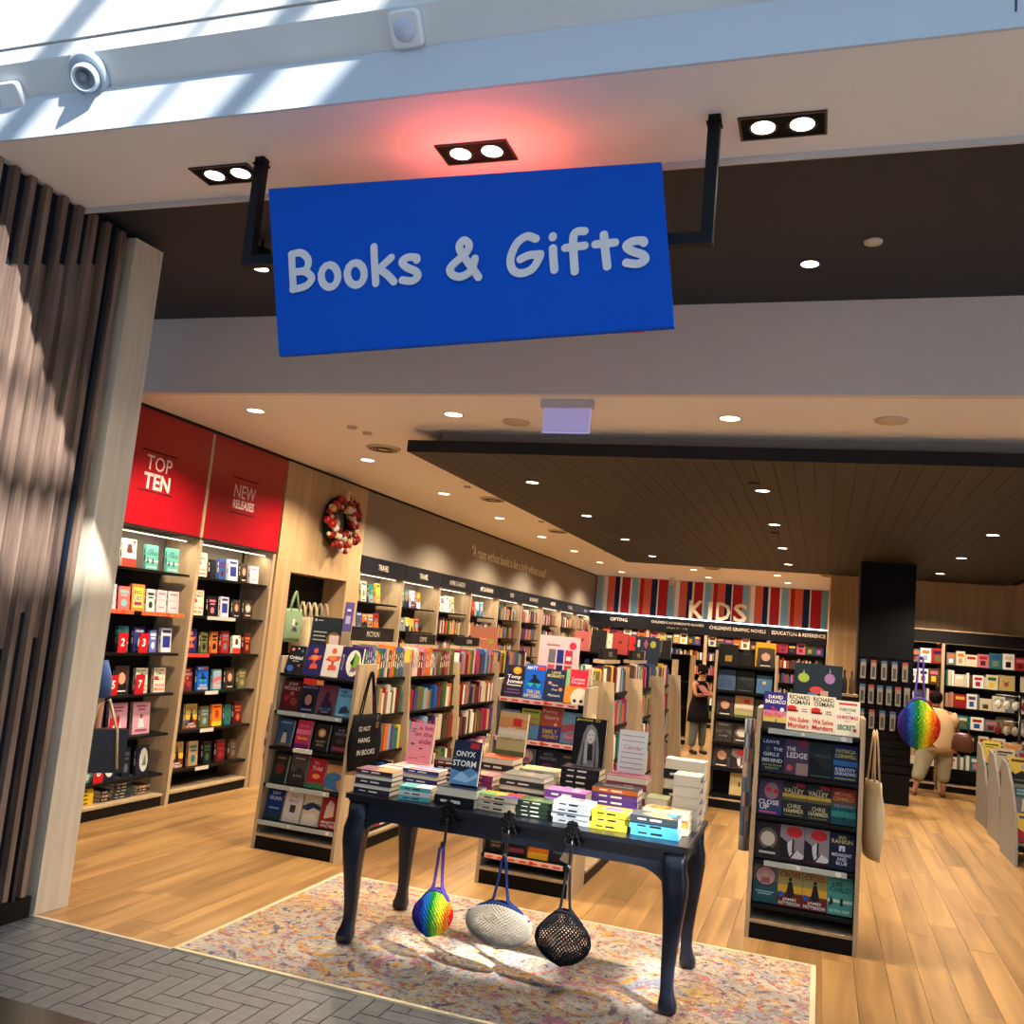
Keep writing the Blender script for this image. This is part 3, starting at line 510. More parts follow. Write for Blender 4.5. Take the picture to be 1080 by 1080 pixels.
# ------------------------------------------------------------------ shelving
def shelf_unit(name, label, fr, width, depth, top, shelves, side=.045, back_col=(20, 18, 19), plinth=.11, deck=True, cat='bookcase', left=True, right=True, lean=0, header=None, inner=WOODC, front_in=.03, backz=None):
    """shelves: heights of the shelf tops; each board is a part"""
    t = thing(name, label, cat, (fr.x, fr.y, 0), fr.a)
    def side_pts(u): return [(u, 0, 0), (u, depth, 0), (u, depth, top), (u, lean, top)]
    if left: MB().prism(side_pts(0), (side, 0, 0), inner).build('side_panel', BIRCH, t)
    if right: MB().prism(side_pts(width-side), (side, 0, 0), inner).build('side_panel', BIRCH, t)
    MB().box(side, width-side, depth-.02, depth-.001, plinth, backz or top, back_col).build('back_panel', DARKLAM, t)
    MB().box(side+.001, width-side-.001, .012, depth-.021, .0, plinth-.021, (14, 13, 14)).build('plinth', DARKLAM, t)
    if deck: MB().box(side+.001, width-side-.001, .002, depth-.021, plinth-.02, plinth, inner).build('base_deck', BIRCH, t)
    for z in shelves:
        f = lean*z/top+front_in
        MB().box(side+.001, width-side-.001, f, depth-.021, z-.022, z, (18, 17, 18)).build('shelf', DARKLAM, t)
    return t
def rail(parent, u0, u1, d, z, col=(190, 200, 196), marks=None, h=.034):
    mb = MB().box(u0, u1, d-.006, d, z-h, z, col)
    for (c, rr) in (marks or []): mb.poly([(u0+(u1-u0)*c+rr*math.cos(2*PI*i/12), d-.0065, z-h/2+rr*.8*math.sin(2*PI*i/12)) for i in range(12)], (236, 234, 226))
    if col[0] > 220 and col[1] < 215:
        for q in range(7): mb.box(u0+(u1-u0)*(q+.15)/7, u0+(u1-u0)*(q+.75)/7, d-.0066, d-.006, z-h*.75, z-h*.4, (214, 70, 60))
        mb.poly([(u0+(u1-u0)*.6+.018*math.cos(2*PI*i/12), d-.0075, z-h/2+.015*math.sin(2*PI*i/12)) for i in range(12)], (226, 60, 56))
    return mb.build('price_rail', PRINT, parent)

# wall bookcases (left)
F1 = Frame(-5.6, 6.04, PI/2); F2 = Frame(-5.6, 7.28, PI/2)
Z1 = [2.10, 1.73, 1.37, 1.01, .65, .29]
u1 = shelf_unit('bookcase', 'tall wall bookcase under the red TOP TEN banner, nearest the entrance', F1, 1.24, .38, 2.46, Z1, right=False)
u2 = shelf_unit('bookcase', 'tall wall bookcase under the red NEW RELEASES banner', F2, 1.29, .38, 2.46, Z1)
for u in (u1, u2): MB().box(.045, 1.2, .355, .36, 2.10, 2.46, (120, 112, 104)).build('upper_back_panel', MATTE, u)
def banner(label, fr, u0, u1_, lines, bars):
    b = MB().box(u0, u1_, -.008, .012, 2.465, 3.47, (152, 12, 26)).build('banner', SATIN); b.location = (fr.x, fr.y, 0); b.rotation_euler = (0, 0, fr.a); tag(b, label, 'banner')
    c = (u0+u1_)/2-.06
    for (t_, z, w_, h_, bo) in lines: MB().text(t_, (c, -.0095, z), (1, 0, 0), (0, 0, 1), (224, 196, 190), w=w_, h=h_, bold=bo).build('lettering', MATTE, b)
    for z in bars: MB().box(c-.23, c+.21, -.0095, -.0085, z-.006, z+.006, (60, 20, 26)).build('rule_line', MATTE, b)
    MB().box(u0, u1_, -.009, .012, 2.447, 2.4648, (30, 22, 24)).build('lower_trim', MATTE, b)
banner('red banner board lettered TOP TEN above the first wall bookcase', F1, -.04, 1.235, [('TOP', 3.02, .33, .13, 0), ('TEN', 2.86, .34, .14, .03)], (3.12, 2.77))
banner('red banner board lettered NEW RELEASES above the second wall bookcase', F2, .02, 1.285, [('NEW', 2.99, .36, .13, 0), ('RELEASES', 2.86, .36, .09, .03)], (3.12, 2.77))
MB().box(-5.99, -5.59, 5.9, 23.2, 3.47, 3.499, (36, 34, 34)).build('trim_ceiling_gap', MATTE)['kind'] = 'structure'
MB().box(-5.99, -5.615, 5.9, 8.57, 2.47, 3.47, (150, 140, 130)).build('wall_left_bulkhead', MATTE)['kind'] = 'structure'
MB().prism([(-5.612, 7.255, 2.46), (-5.585, 7.255, 2.46), (-5.585, 7.29, 2.46), (-5.612, 7.29, 2.46)], (0, 0, 1.0), (196, 178, 150)).build('trim_banner_divider', BIRCH)['kind'] = 'structure'

def fill_face(fr, desc, z, row, items, u0, uw, d=.07, lean=.1):
    """items: list of (look, width, height, thickness, (colour, spec), ncopies) laid out between u0 and u0+uw"""
    n = len(items); tot = sum(i[1] for i in items); gap = max(.004, (uw-tot)/max(1, n)); u = u0+gap/2
    for k, (look, w, h, t, cs) in enumerate(items):
        col, spec = cs
        face_book(fr, u+w/2, d+.02+h*math.sin(lean)*.5, z, w, h, t, col, spec, f'{look}, {ORD[k]} from left, {row} {desc}'.strip(), lean=lean)
        u += w+gap
def auto_items(n, w=.15, h=.23, names=None):
    out = []
    for k in range(n):
        nm, c = (names[k], PAL[names[k]]) if names else rc(R); out.append((f'{nm} book', w*R.uniform(.9, 1.08), h*R.uniform(.9, 1.06), .03, (c, rnd_spec(R, c))))
    return out
def pile_behind(fr, u, d, z, w, h, t, n, col, desc): pass
RW = ['top shelf of', 'second shelf of', 'third shelf of', 'fourth shelf of', 'fifth shelf of', 'sixth shelf of']
D1 = 'top ten bookcase'; D2 = 'new releases bookcase'
T_ = lambda look, w, h, cs, t=.03: (look, w, h, t, cs)
W_ = lambda c, s: (c, s)
bar = lambda c, ct: (c, [('r', .12, .72, .88, .84, ct), ('r', .2, .58, .8, .66, ct), ('c', .5, .3, .24, .16, ct)])
TEALC = ((90, 160, 150), CHILD[1]); PINKL = ((214, 190, 196), [('r', .15, .8, .85, .88, (150, 110, 130)), ('t', 'IMPERFECT', .5, .55, .8, .08, (180, 120, 130)), ('r', .25, .2, .75, .26, (160, 130, 140))])
PORTR = ((60, 52, 50), [('p', [(.1, 0), (.9, 0), (.8, .4), (.2, .4)], (30, 24, 26)), ('c', .5, .56, .26, .22, (196, 150, 124)), ('p', [(.18, .5), (.24, .84), (.5, .94), (.76, .84), (.84, .5), (.74, .66), (.5, .78), (.28, .68)], (80, 46, 34)), ('r', .2, .08, .8, .13, (226, 214, 196))])
SAIL = ((50, 52, 110), [('p', [(.3, .2), (.7, .2), (.5, .6)], (220, 220, 226)), ('r', .15, .8, .85, .9, (190, 190, 210)), ('r', .2, .06, .8, .12, (190, 190, 210))])
SAIL2 = ((206, 206, 216), [('r', .15, .2, .85, .68, (40, 50, 130)), ('r', .1, .8, .9, .92, (50, 50, 110))])
REACH = ((196, 150, 166), [('r', .2, .84, .8, .9, (140, 60, 90)), ('r', .3, .74, .7, .79, (140, 60, 90)), ('p', [(.3, .2), (.7, .2), (.6, .5), (.4, .5)], (226, 206, 214)), ('c', .5, .55, .1, .08, (130, 80, 80)), ('r', .15, .08, .85, .15, (140, 60, 90))])
CIRC = ((30, 34, 56), [('c', .6, .5, .34, .42, (206, 206, 200)), ('p', [(.45, .3), (.8, .3), (.7, .7)], (90, 120, 84))])
HELLO = ((226, 220, 206), [('r', 0, 0, 1, .3, (206, 60, 50)), ('c', .5, .62, .2, .16, (200, 150, 120)), ('p', [(.28, .5), (.36, .82), (.64, .82), (.74, .5)], (90, 50, 40)), ('c', .84, .9, .1, .06, (220, 60, 50)), ('r', .1, .34, .9, .46, (226, 226, 226))])
BRIGHT = ((230, 130, 60), [('r', .12, .12, .88, .88, (236, 214, 90)), ('t', 'BIG', .5, .7, .6, .16, (190, 40, 60), 1), ('t', 'LIES', .5, .48, .6, .16, (40, 60, 150), 1), ('r', .2, .2, .8, .34, (150, 50, 120))])
NELSON = ((206, 206, 196), OSMAN[1])
fill_face(F1, D1, 2.10, RW[0], [T_('cream cover with a smiling woman', .17, .24, HELLO), T_('teal thriller', .16, .22, TEALC), T_('teal thriller', .16, .22, TEALC)], .30, .86)
fill_face(F1, D1, 1.73, RW[1], [T_('pale pink slim book', .13, .21, PINKL), T_('coral paperback', .14, .20, bar((224, 110, 110), (120, 190, 190))), T_('bright orange and yellow book', .16, .23, BRIGHT), T_('white book with black title', .11, .2, bar((222, 220, 210), (50, 50, 50))), T_('blush pink book', .13, .2, PINKL), T_('pale pink book with title', .15, .2, PINKL)], .22, .97)
fill_face(F1, D1, 1.37, RW[2], [T_('dark teal book', .13, .22, ((40, 96, 100), TEALC[1])), T_('blue book with white sail', .14, .22, SAIL), T_('blue patterned slim book', .09, .2, bar((90, 100, 170), (220, 220, 230))), T_('white and blue book', .14, .22, SAIL2)], .42, .76)
fill_face(F1, D1, 1.01, RW[3], [T_('white book with red and black title', .12, .21, NELSON), T_('dark portrait book of a woman', .17, .24, PORTR), T_('cream thriller with red and black title', .15, .22, OSMAN), T_('cream thriller with red and black title', .15, .22, OSMAN)], .24, .94)
fill_face(F1, D1, .65, RW[4], [T_('dark blue hardback', .15, .24, bar((30, 40, 70), (150, 130, 90))), T_('mauve book with a dancer', .22, .28, REACH), T_('mauve book with a dancer', .22, .28, REACH)], .24, .80)
fill_face(F1, D1, .29, RW[5], [T_('teal slim book', .14, .16, bar((70, 150, 146), (200, 210, 190))), T_('navy book with a pale disc', .18, .25, CIRC), T_('black slim book', .10, .25, bar((26, 26, 34), (90, 90, 110))), T_('navy book with a pale disc', .16, .25, CIRC)], .22, .88)
# numbered red tabs
for dig, u, z, wh in (('2', .46, 1.37, 'red numeral two tab, left one on the third shelf, top ten bookcase'), ('3', .72, 1.37, 'red numeral three tab, right one on the third shelf, top ten bookcase'), ('5', .42, 1.01, 'red numeral five tab, left of the dark portrait book, top ten bookcase'), ('7', .745, 1.01, 'red numeral seven tab, right of the dark portrait book, top ten bookcase'), ('6', .50, .65, 'red numeral six tab before the mauve books, top ten bookcase'), ('8', .40, .29, 'red tab low before the pale disc books, top ten bookcase')):
    tb = MB().box(-.055, .055, -.003, .003, 0, .17, (186, 24, 34)); tb.text(dig, (0, -.0035, .09), (1, 0, 0), (0, 0, 1), (240, 236, 230), h=.07, fit='h', bold=.03)
    o = tb.build('number_tab', PRINT); o.location = F1.at(u, .045, z+.001); o.rotation_euler = (0, 0, F1.a); tag(o, wh, 'sign')
for u0, u1_ in ((.2, .52), (.62, 1.19)): rail(u1, u0, u1_, .03, 1.735, (238, 110, 60))
# stacks in the bottom of the first bookcase
def flat_stack(fr_or_xyz, n, w, h, t, cols, label, group, rz=0, spec=(), jit=.006, alt=False, lab=None, name='book', cover=None, cat='book'):
    """n books lying flat; spine towards -y when rz = 0 (alternate ones turned when alt)"""
    x, y, z = fr_or_xyz; out = []
    for k in range(n):
        col = cols[k % len(cols)]; tt = t[k % len(t)] if isinstance(t, (list, tuple)) else t
        top = k == n-1
        o = book(w, h, tt, (cover if top and cover else col) if not isinstance(col[0], tuple) else col[0], spec if top else (), name=name, sp=col)
        turn = rz+R.uniform(-.03, .03)+(PI if alt and k % 2 else 0)
        # lie down: local -y (front) up, spine (-x) to world -y
        Mx = Matrix.Rotation(turn, 4, 'Z') @ Matrix.Rotation(PI/2, 4, 'Z') @ Matrix.Rotation(-PI/2, 4, 'X')
        c = Mx @ Vector((0, 0, h/2)); o.rotation_mode = 'XYZ'
        o.rotation_euler = Mx.to_euler('XYZ'); o.location = (x-c.x+R.uniform(-jit, jit), y-c.y+R.uniform(-jit, jit), z+tt/2+.0008)
        z += tt+.0012
        tag(o, (lab(k) if lab else f'{label}, {ORD[k]} up' if n > 1 else label), cat, group); out.append(o)
    return z
fx = lambda u, d: F1.at(u, d, 0)[:2]
flat_stack((*fx(.33, .16), .111), 4, .15, .18, .032, [(236, 196, 40)], 'yellow paperback in the bottom of the top ten bookcase', 'yellow paperbacks at the bottom of the top ten bookcase', PI/2)
flat_stack((*fx(.58, .17), .111), 3, .14, .12, .03, [(50, 44, 44), (120, 84, 60)], 'dark brown book beside the yellow stack, top ten bookcase', 'brown books beside the yellow stack', PI/2)
flat_stack((*fx(.78, .18), .111), 7, .17, .22, .026, [(60, 66, 74), (44, 50, 58)], 'slate hardback in the tall grey stack, top ten bookcase', 'slate hardbacks at the bottom of the top ten bookcase', PI/2)
flat_stack((*fx(1.05, .17), .111), 3, .14, .16, .026, [(150, 120, 90), (70, 50, 44)], 'tan paperback at the right bottom of the top ten bookcase', 'tan books at the bottom of the top ten bookcase', PI/2)
# new releases
c_ = lambda n: bar(PAL[n], PAL[R.choice(PN)])
fill_face(F2, D2, 2.10, RW[0], [T_('cream thriller with red and black title', .15, .23, OSMAN), T_('black slim book', .09, .18, c_('black')), T_('blue and white slim book', .1, .2, c_('blue')), T_('white and blue book', .15, .21, SAIL2), T_('brown portrait book', .11, .19, PORTR), T_('lilac white book', .15, .18, PINKL)], .10, 1.08)
fill_face(F2, D2, 1.73, RW[1], [T_('cream thriller with red and black title', .17, .24, OSMAN), T_('black patterned slim book', .13, .19, c_('black')), T_('white and blue book', .13, .2, SAIL2), T_('grey portrait book', .12, .18, PORTR), T_('dark floral book', .14, .19, ORNATE)], .10, 1.05)
fill_face(F2, D2, 1.37, RW[2], [T_('dark blue book with orange figures', .17, .23, HEADS1), T_('grey green book', .1, .2, c_('olive')), T_('orange book', .1, .21, c_('orange')), T_('red and green book', .13, .22, c_('red')), T_('white cartoon book', .13, .18, HELLO), T_('dark red book', .12, .2, c_('dark red'))], .08, 1.12)
fill_face(F2, D2, 1.01, RW[3], [T_('maroon ornate book', .17, .22, PICO), T_('bright blue book', .17, .23, HAIG), T_('teal seaside book', .13, .2, BEACH), T_('brown portrait book', .14, .21, PORTR), T_('olive brown book', .13, .2, c_('olive'))], .08, 1.12)
fill_face(F2, D2, .65, RW[4], [T_('black slim book', .1, .2, c_('black')), T_('yellow and red thriller', .17, .23, CROSS), T_('olive dark book', .13, .2, c_('olive')), T_('orange sunset book', .15, .21, SUNB), T_('teal book', .1, .2, c_('teal')), T_('black and red book', .14, .22, c_('dark red'))], .08, 1.12)
fill_face(F2, D2, .29, RW[5], [T_('yellow and red thriller', .18, .24, CROSS), T_('cream brown book', .14, .23, c_('tan')), T_('black book', .13, .21, c_('black')), T_('dark red book', .14, .21, c_('dark red')), T_('brown book', .12, .2, c_('brown'))], .08, 1.12)
rail(u2, .3, .75, .03, 1.732, (190, 186, 176)); rail(u2, .08, .4, .03, 1.372, (214, 60, 50))
for z in Z1[3:]: rail(u2, .42, .62, .03, z+.002, (206, 200, 188))

# pillar panel with slatwall niche
for (a, b, c, d) in ((8.58, 8.87, 0, 3.47), (10.14, 10.455, 0, 3.47), (8.87, 10.14, 2.28, 3.47), (8.87, 10.14, 0, .3)): tag(MB().box(-5.93, -5.58, a, b, c, d, (166, 140, 104)).build('wall_pillar_panel', BIRCHX), kind='structure')
nw = thing('slatwall_niche', 'black slatwall niche in the timber panel below the wreath', 'display wall', (-5.93, 8.88, .3))
MB().box(0, .01, 0, 1.25, 0, 1.97, (70, 68, 66)).build('back_panel', MATTE, nw)
for k in range(13): MB().box(.011, .045, .005, 1.245, .02+k*.151, .02+k*.151+.139, (24, 22, 24)).build('slat', DARKLAM, nw)

def tote(label, loc, rz, w, h, col, hand=.25, spec=(), d=.06, mt=None, hcol=None, name='tote_bag', cat='bag', strap=.012):
    """soft hanging bag: bulged body, two strap handles"""
    t = thing(name, label, cat, loc, rz); rg = []; hcol = hcol or col
    for i in range(9):
        f = i/8; ww = w/2*(.94+.10*math.sin(PI*f)-.03*f); dd = d/2*(.25+math.sin(PI*min(1, f*1.1+.02)*.92)); z = -h*(1-f)
        rg.append([(ww*math.copysign(abs(math.cos(a))**.6, math.cos(a))+.004*math.sin(5*a+i), dd*math.copysign(abs(math.sin(a))**.8, math.sin(a)), z+.006*math.sin(3*a)) for a in [2*PI*j/20 for j in range(20)]])
    MB().ring_surface(rg, col).build('body', mt or FABRIC, t)
    for sy in (-1, 1):
        pts = [(-w*.24+.5*w*.24*0+ (w*.48)*q/10, sy*d*.18, hand*math.sin(PI*q/10)**.55 - .03) for q in range(11)]
        pts = [(x*(1-.55*max(0, z)/max(.01, hand)), y*(1-.5*max(0, z)/hand), z) for x, y, z in pts]
        MB().tube(pts, strap, hcol, k=6, flat=.3).build('handle', FABRIC, t)
    if spec:
        mb = MB(); art(mb, spec, w*.8, h*.8, -d*.62); o = mb.build('printed_motif', MATTE, t); o.location = (0, 0, -h*.9)
    return t
for k, (u, c) in enumerate([(9.43, (206, 190, 156)), (9.56, (190, 174, 146)), (9.69, (206, 192, 164)), (9.82, (160, 146, 126)), (9.95, (176, 160, 136))]):
    tote(['cream canvas tote', 'beige canvas tote', 'off white canvas tote', 'taupe canvas tote', 'tan canvas tote'][k]+f', {ORD[k+1]} from left on the slatwall rail', (-5.72, u, 1.80), PI/2+1.35, .30, .42, c, .2, d=.07)
tote('sage green tote bag with a dark printed motif, first on the slatwall rail', (-5.62, 9.10, 1.88), PI/2, .36, .36, (124, 150, 118), .22, [('p', [(.3, .3), (.7, .26), (.6, .44), (.36, .42)], (50, 60, 70)), ('c', .6, .56, .1, .06, (60, 60, 60)), ('r', .3, .5, .46, .74, (214, 206, 190))], d=.05, strap=.016)
# wreath
wr = thing('bauble_wreath', 'round red, white and gold bauble wreath hung on the timber panel', 'wreath', (-5.50, 9.66, 2.95)); Rw = random.Random(5)
MB().tube([(0, .25*math.cos(2*PI*i/24), .25*math.sin(2*PI*i/24)) for i in range(25)], .07, (34, 44, 30), k=8).build('ring_base', FABRIC, wr)
lf = MB()
for i in range(90):
    a = Rw.random()*2*PI; r_ = Rw.uniform(.16, .36); p = Vector((Rw.uniform(-.02, .06), r_*math.cos(a), r_*math.sin(a))); q = Vector((Rw.uniform(-.03, .05), Rw.uniform(-.06, .06), Rw.uniform(-.06, .06)))
    lf.poly([p, p+q+Vector((0, .012, 0)), p+q*1.6], Rw.choice([(40, 70, 40), (60, 84, 50), (30, 50, 34)]))
o = lf.build('leaf_sprays', FABRIC, wr); o['kind'] = 'stuff'
for i in range(120):
    a = 2*PI*i/120*3.07; r_ = .25+Rw.uniform(-.115, .10); s_ = Rw.choice([.026, .034, .042, .05]); c = Rw.choice([(170, 18, 24), (170, 18, 24), (112, 14, 22), (226, 220, 206), (214, 200, 160), (206, 170, 90), (90, 16, 22)])
    o = MB().ball((0, 0, 0), s_, c, k=10).build('bauble', SATIN, wr); o.location = (.06+Rw.uniform(-.02, .04), r_*math.cos(a)*1.12, r_*math.sin(a)*1.05)

# travel wall bays
HD = ['TRAVEL', 'TRAVEL', 'HOME & GARDEN', 'ART & FASHION', 'FOOD', 'BIOGRAPHIES', 'HISTORY', 'SCIENCE', 'FAMILY']
YB = [10.47, 11.79, 13.12, 14.48, 15.87, 17.28, 18.70, 20.15, 21.6, 23.1]
ZT = [2.06, 1.72, 1.38, 1.04, .70, .38]
kinds9 = ['just right of the timber pillar', 'second along the grey left wall', 'under the HOME & GARDEN sign', 'under the ART & FASHION sign', 'under the FOOD sign', 'under the BIOGRAPHIES sign', 'under the HISTORY sign', 'under the SCIENCE sign', 'in the far left corner']
LOOKS = {}
for b in range(9):
    fr = Frame(-5.6, YB[b], PI/2); wd = YB[b+1]-YB[b]
    un = shelf_unit('bookcase', f'pale timber wall bookcase {kinds9[b]}', fr, wd, .38, 2.43, ZT, side=.05, right=b == 8)
    MB().box(.05, wd-.001, .355, .36, 2.06, 2.43, (120, 112, 104)).build('upper_back_panel', MATTE, un)
    hs = MB().box(.03, wd+.02, -.012, .02, 2.432, 2.635, (26, 28, 36)).build('header_sign', DARKLAM, un)
    MB().text(HD[b], (wd/2, -.0135, 2.53), (1, 0, 0), (0, 0, 1), (206, 200, 186), h=.075, w=.048*len(HD[b])+.02, bold=.01).build('lettering', MATTE, hs)
    # books
    for r_, z in enumerate(ZT[:4]):
        if (b < 4 and r_ == 0) or (b < 2 and r_ == 1):
            n = [4, 5][r_] if b < 3 else 4
            names = [R.choice(['orange', 'yellow', 'cream', 'teal', 'blue', 'red', 'white', 'pale blue', 'brown', 'tan']) for _ in range(n)]
            items = auto_items(n, .14, .25 if r_ == 0 else .2, names)
            fill_face(fr, ['bookcase by timber pillar', 'second travel bookcase', 'home-garden bookcase', 'art bookcase'][b], z, RW[r_], items, .08, wd*.62)
        else:
            u = .08
            while u < wd-.1:
                t_ = R.uniform(.015, .04); h_ = R.uniform(.18, .26)
                if R.random() < .1: u += .05; continue
                far_box(fr, u, u+t_, .1, .26, z+.001, z+h_, rc(R)[1]); u += t_+.002
# unseen strip lamps added under the headers to brighten the left wall bays
for b in range(11):
    y0, y1 = (6.12, 7.2) if b == 0 else (7.34, 8.5) if b == 1 else (YB[b-2]+.08, YB[b-1]-.06)
    st_ = MB().box(-5.70, -5.685, y0, y1, 2.405, 2.414, (255, 240, 210)).build('added_shelf_lamp', SLAMP); tag(st_, 'added slim strip lamp under the '+['TOP TEN banner', 'NEW RELEASES banner', 'header nearest the pillar', 'second travel header', 'HOME & GARDEN header', 'ART & FASHION header', 'FOOD header', 'BIOGRAPHIES header', 'HISTORY header', 'SCIENCE header', 'farthest header'][b], 'lamp')
    al = bpy.data.lights.new('added_shelf_light', 'AREA'); al.shape = 'RECTANGLE'; al.size = .03; al.size_y = y1-y0; al.energy = 5; al.color = (1, .84, .62)
    ao = bpy.data.objects.new('added_shelf_light', al); COL.objects.link(ao); ao.location = (-5.69, (y0+y1)/2, 2.40); ao.rotation_euler = (0, .25, 0)
# quotation on the grey wall
q = MB(); q.text('"A room without books is like a body without a soul"', (-5.592, 16.5, 3.10), (0, 1, 0), (0, -.0, 1), (232, 228, 216), w=4.4, h=.24, bold=.012)
q.text('CICERO', (-5.592, 18.55, 2.86), (0, 1, 0), (0, 0, 1), (150, 146, 136), w=.3, h=.05); q.build('quotation_lettering', MATTE, GW)
# ------------------------------------------------------------------ display stands
def stand(name, label, x, y, w, depth, shelves, desc, rows, cat='book', ncol=4, rails=(), railcol=(176, 186, 182), marks=None, top=1.49, lean=.08, plinth=.12, back=(36, 34, 37), bl=.2):
    fr = Frame(x, y, 0)
    t = shelf_unit(name, label, fr, w, depth, top, shelves, side=.028, plinth=plinth, lean=lean, front_in=.0, back_col=back, cat='display stand')
    for r_, (z, row) in enumerate(zip(shelves, rows)):
        if row: 
            n = len(row); pitch = (w-.07)/ncol; row = row[:ncol]
            for k, it in enumerate(row):
                if it is None: continue
                look, bw_, bh, (col, spec) = it; u = .035+pitch*(k+.5)
                face_book(fr, u, lean*z/top+.035+bh*math.sin(bl)*.5+.01, z, bw_, bh, .032, col, spec, f'{look}, {ORD[k]} from left, {RW[r_].replace("top shelf of", "top row of").replace("shelf", "row")} {desc}', lean=bl, cat=cat, name=cat)
    for (i, a, b) in rails: rail(t, a, b, lean*shelves[i]/top-.003, shelves[i]+.006, railcol, marks)
    return t
I_ = lambda look, cs, w=.155, h=.235: (look, w, h, cs)
ZS = [1.355, 1.06, .78, .495, .215]
g1 = [[I_('black book with coloured dots', ORBIT, .15, .22), I_('navy book with orange figures', HEADS1, .16, .245), I_('white book with orange figures', HEADS2, .175, .26), I_('navy magazine with a green disc', MAGAZ, .19, .255)],
      [I_('maroon book', PICO, .165, .24), I_('dark book with a pale face', FACE), I_('dusky pink silhouette book', SILH), I_('sky blue book', WINT, .145, .22)],
      [I_('blue book with a seated figure', BLUEW, .13, .21), I_('crimson pink book', NELL, .13, .22), I_('black book with gold centre', GOLDF, .13, .21), I_('dark purple book', ROMA, .14, .21)],
      [I_('dark green book', DARKG, .13, .22), I_('grey mountain book', MOUNT, .15, .24), I_('red book with orange oval', ROSE, .145, .23), I_('tan and blue lake book', LAKE, .155, .235)],
      [I_('deep blue book', NUNN, .15, .225), I_('pale grey book with dark square', STUDW), I_('cream book with navy waves', ATW, .155, .235), I_('red book with a pale figure', MONST)]]
stand('display_stand', 'pale timber end display stand with five rows of books, left of the table', -4.15, 6.50, .73, .40, ZS, 'left display stand', g1, rails=((1, .06, .64), (3, .06, .62), (4, .03, .70)), marks=[(.42, .012), (.93, .016)])
pt = MB().box(-.09, .09, -.004, 0, -.045, 0, (226, 56, 40)); pt.box(.03, .09, -.005, -.004, -.04, -.008, (240, 170, 110)); o = pt.build('price_ticket', PRINT); o.location = (-3.79, 6.55, 1.338); tag(o, 'red shelf ticket on the top row of the left display stand', 'sign')
pt = MB().box(-.08, .08, -.02, 0, -.03, 0, (230, 226, 214)).build('price_ticket', PRINT); pt.location = (-3.80, 6.525, .795); tag(pt, 'white shelf ticket on the third row of the left display stand', 'sign')
g2 = [[I_('dark book with an orange lamp', JONES, .16, .24), I_('bright blue book with a black island', HAIG, .16, .26), I_('navy book with gold lettering', MORI, .155, .24), I_('orange and crimson book with a dog', COMM, .17, .255)],
      [I_('grey blue book', GREYB, .15, .2), I_('lime and blue book', LIME, .15, .22), I_('orange and purple book', FUNNY, .17, .25), I_('pink and turquoise beach book', BEACH, .165, .23)],
      [I_('black slim book', GOLDF, .15, .2), I_('teal portrait book', OVAL, .13, .21), I_('dark blue book with white lettering', ROMA, .17, .22), I_('olive patterned book', DARKG, .15, .21)],
      [I_('dark seascape book', CLOSE, .15, .22), I_('dark brown book', GOLDF, .15, .22), I_('black book', FACE, .15, .22), I_('brown book', MOUNT, .15, .22)],
      [I_('black book with gold lettering', GOLDF, .14, .215), I_('black book with a dark red band', ROMA, .15, .22), I_('orange and red sunset book', SUNB, .155, .23), I_('slate book with a white tree', FIG, .17, .24)]]
stand('display_stand', 'pale timber end display stand behind the table, with red and white price rails', -2.35, 6.70, .73, .40, ZS, 'middle display stand', g2, rails=((0, .04, .66), (1, .04, .66), (2, .04, .66), (4, .06, .66)), railcol=(236, 190, 176))
g3 = [[I_('blue and sunset thriller', BALD, .155, .245), I_('cream thriller with red and black title', OSMAN, .16, .25), I_('cream thriller with red and black title', OSMAN, .16, .25), I_('cream book with green and red lettering', XMAS, .155, .235)],
      [I_('navy book with white lettering', LEAVE), I_('purple grey thriller', LEDGE), I_('near black mountain book', ROCKC), I_('blue book with yellow lettering', CORN)],
      [I_('purple book with red glasses', CLOSE), I_('dark book with a yellow streak', VALL), I_('dark book with a yellow streak', VALL), I_('red and teal seascape thriller', CONN)],
      [I_('ornate brown book with a pale oval', ORNATE), I_('white wave book with a red sun', WAVE), I_('white wave book with a red sun', WAVE), I_('dark blue brick book', RANK)],
      [I_('teal book with an oval portrait', OVAL), I_('yellow and red thriller', CROSS), I_('yellow and red thriller', CROSS), I_('pale teal thriller', CHILD)]]
stand('display_stand', 'pale timber end display stand of crime novels right of the table', -.405, 6.62, .70, .46, ZS, 'right display stand', g3, rails=((0, .08, .62), (3, .1, .62)), marks=[(.42, .014), (.9, .02)])
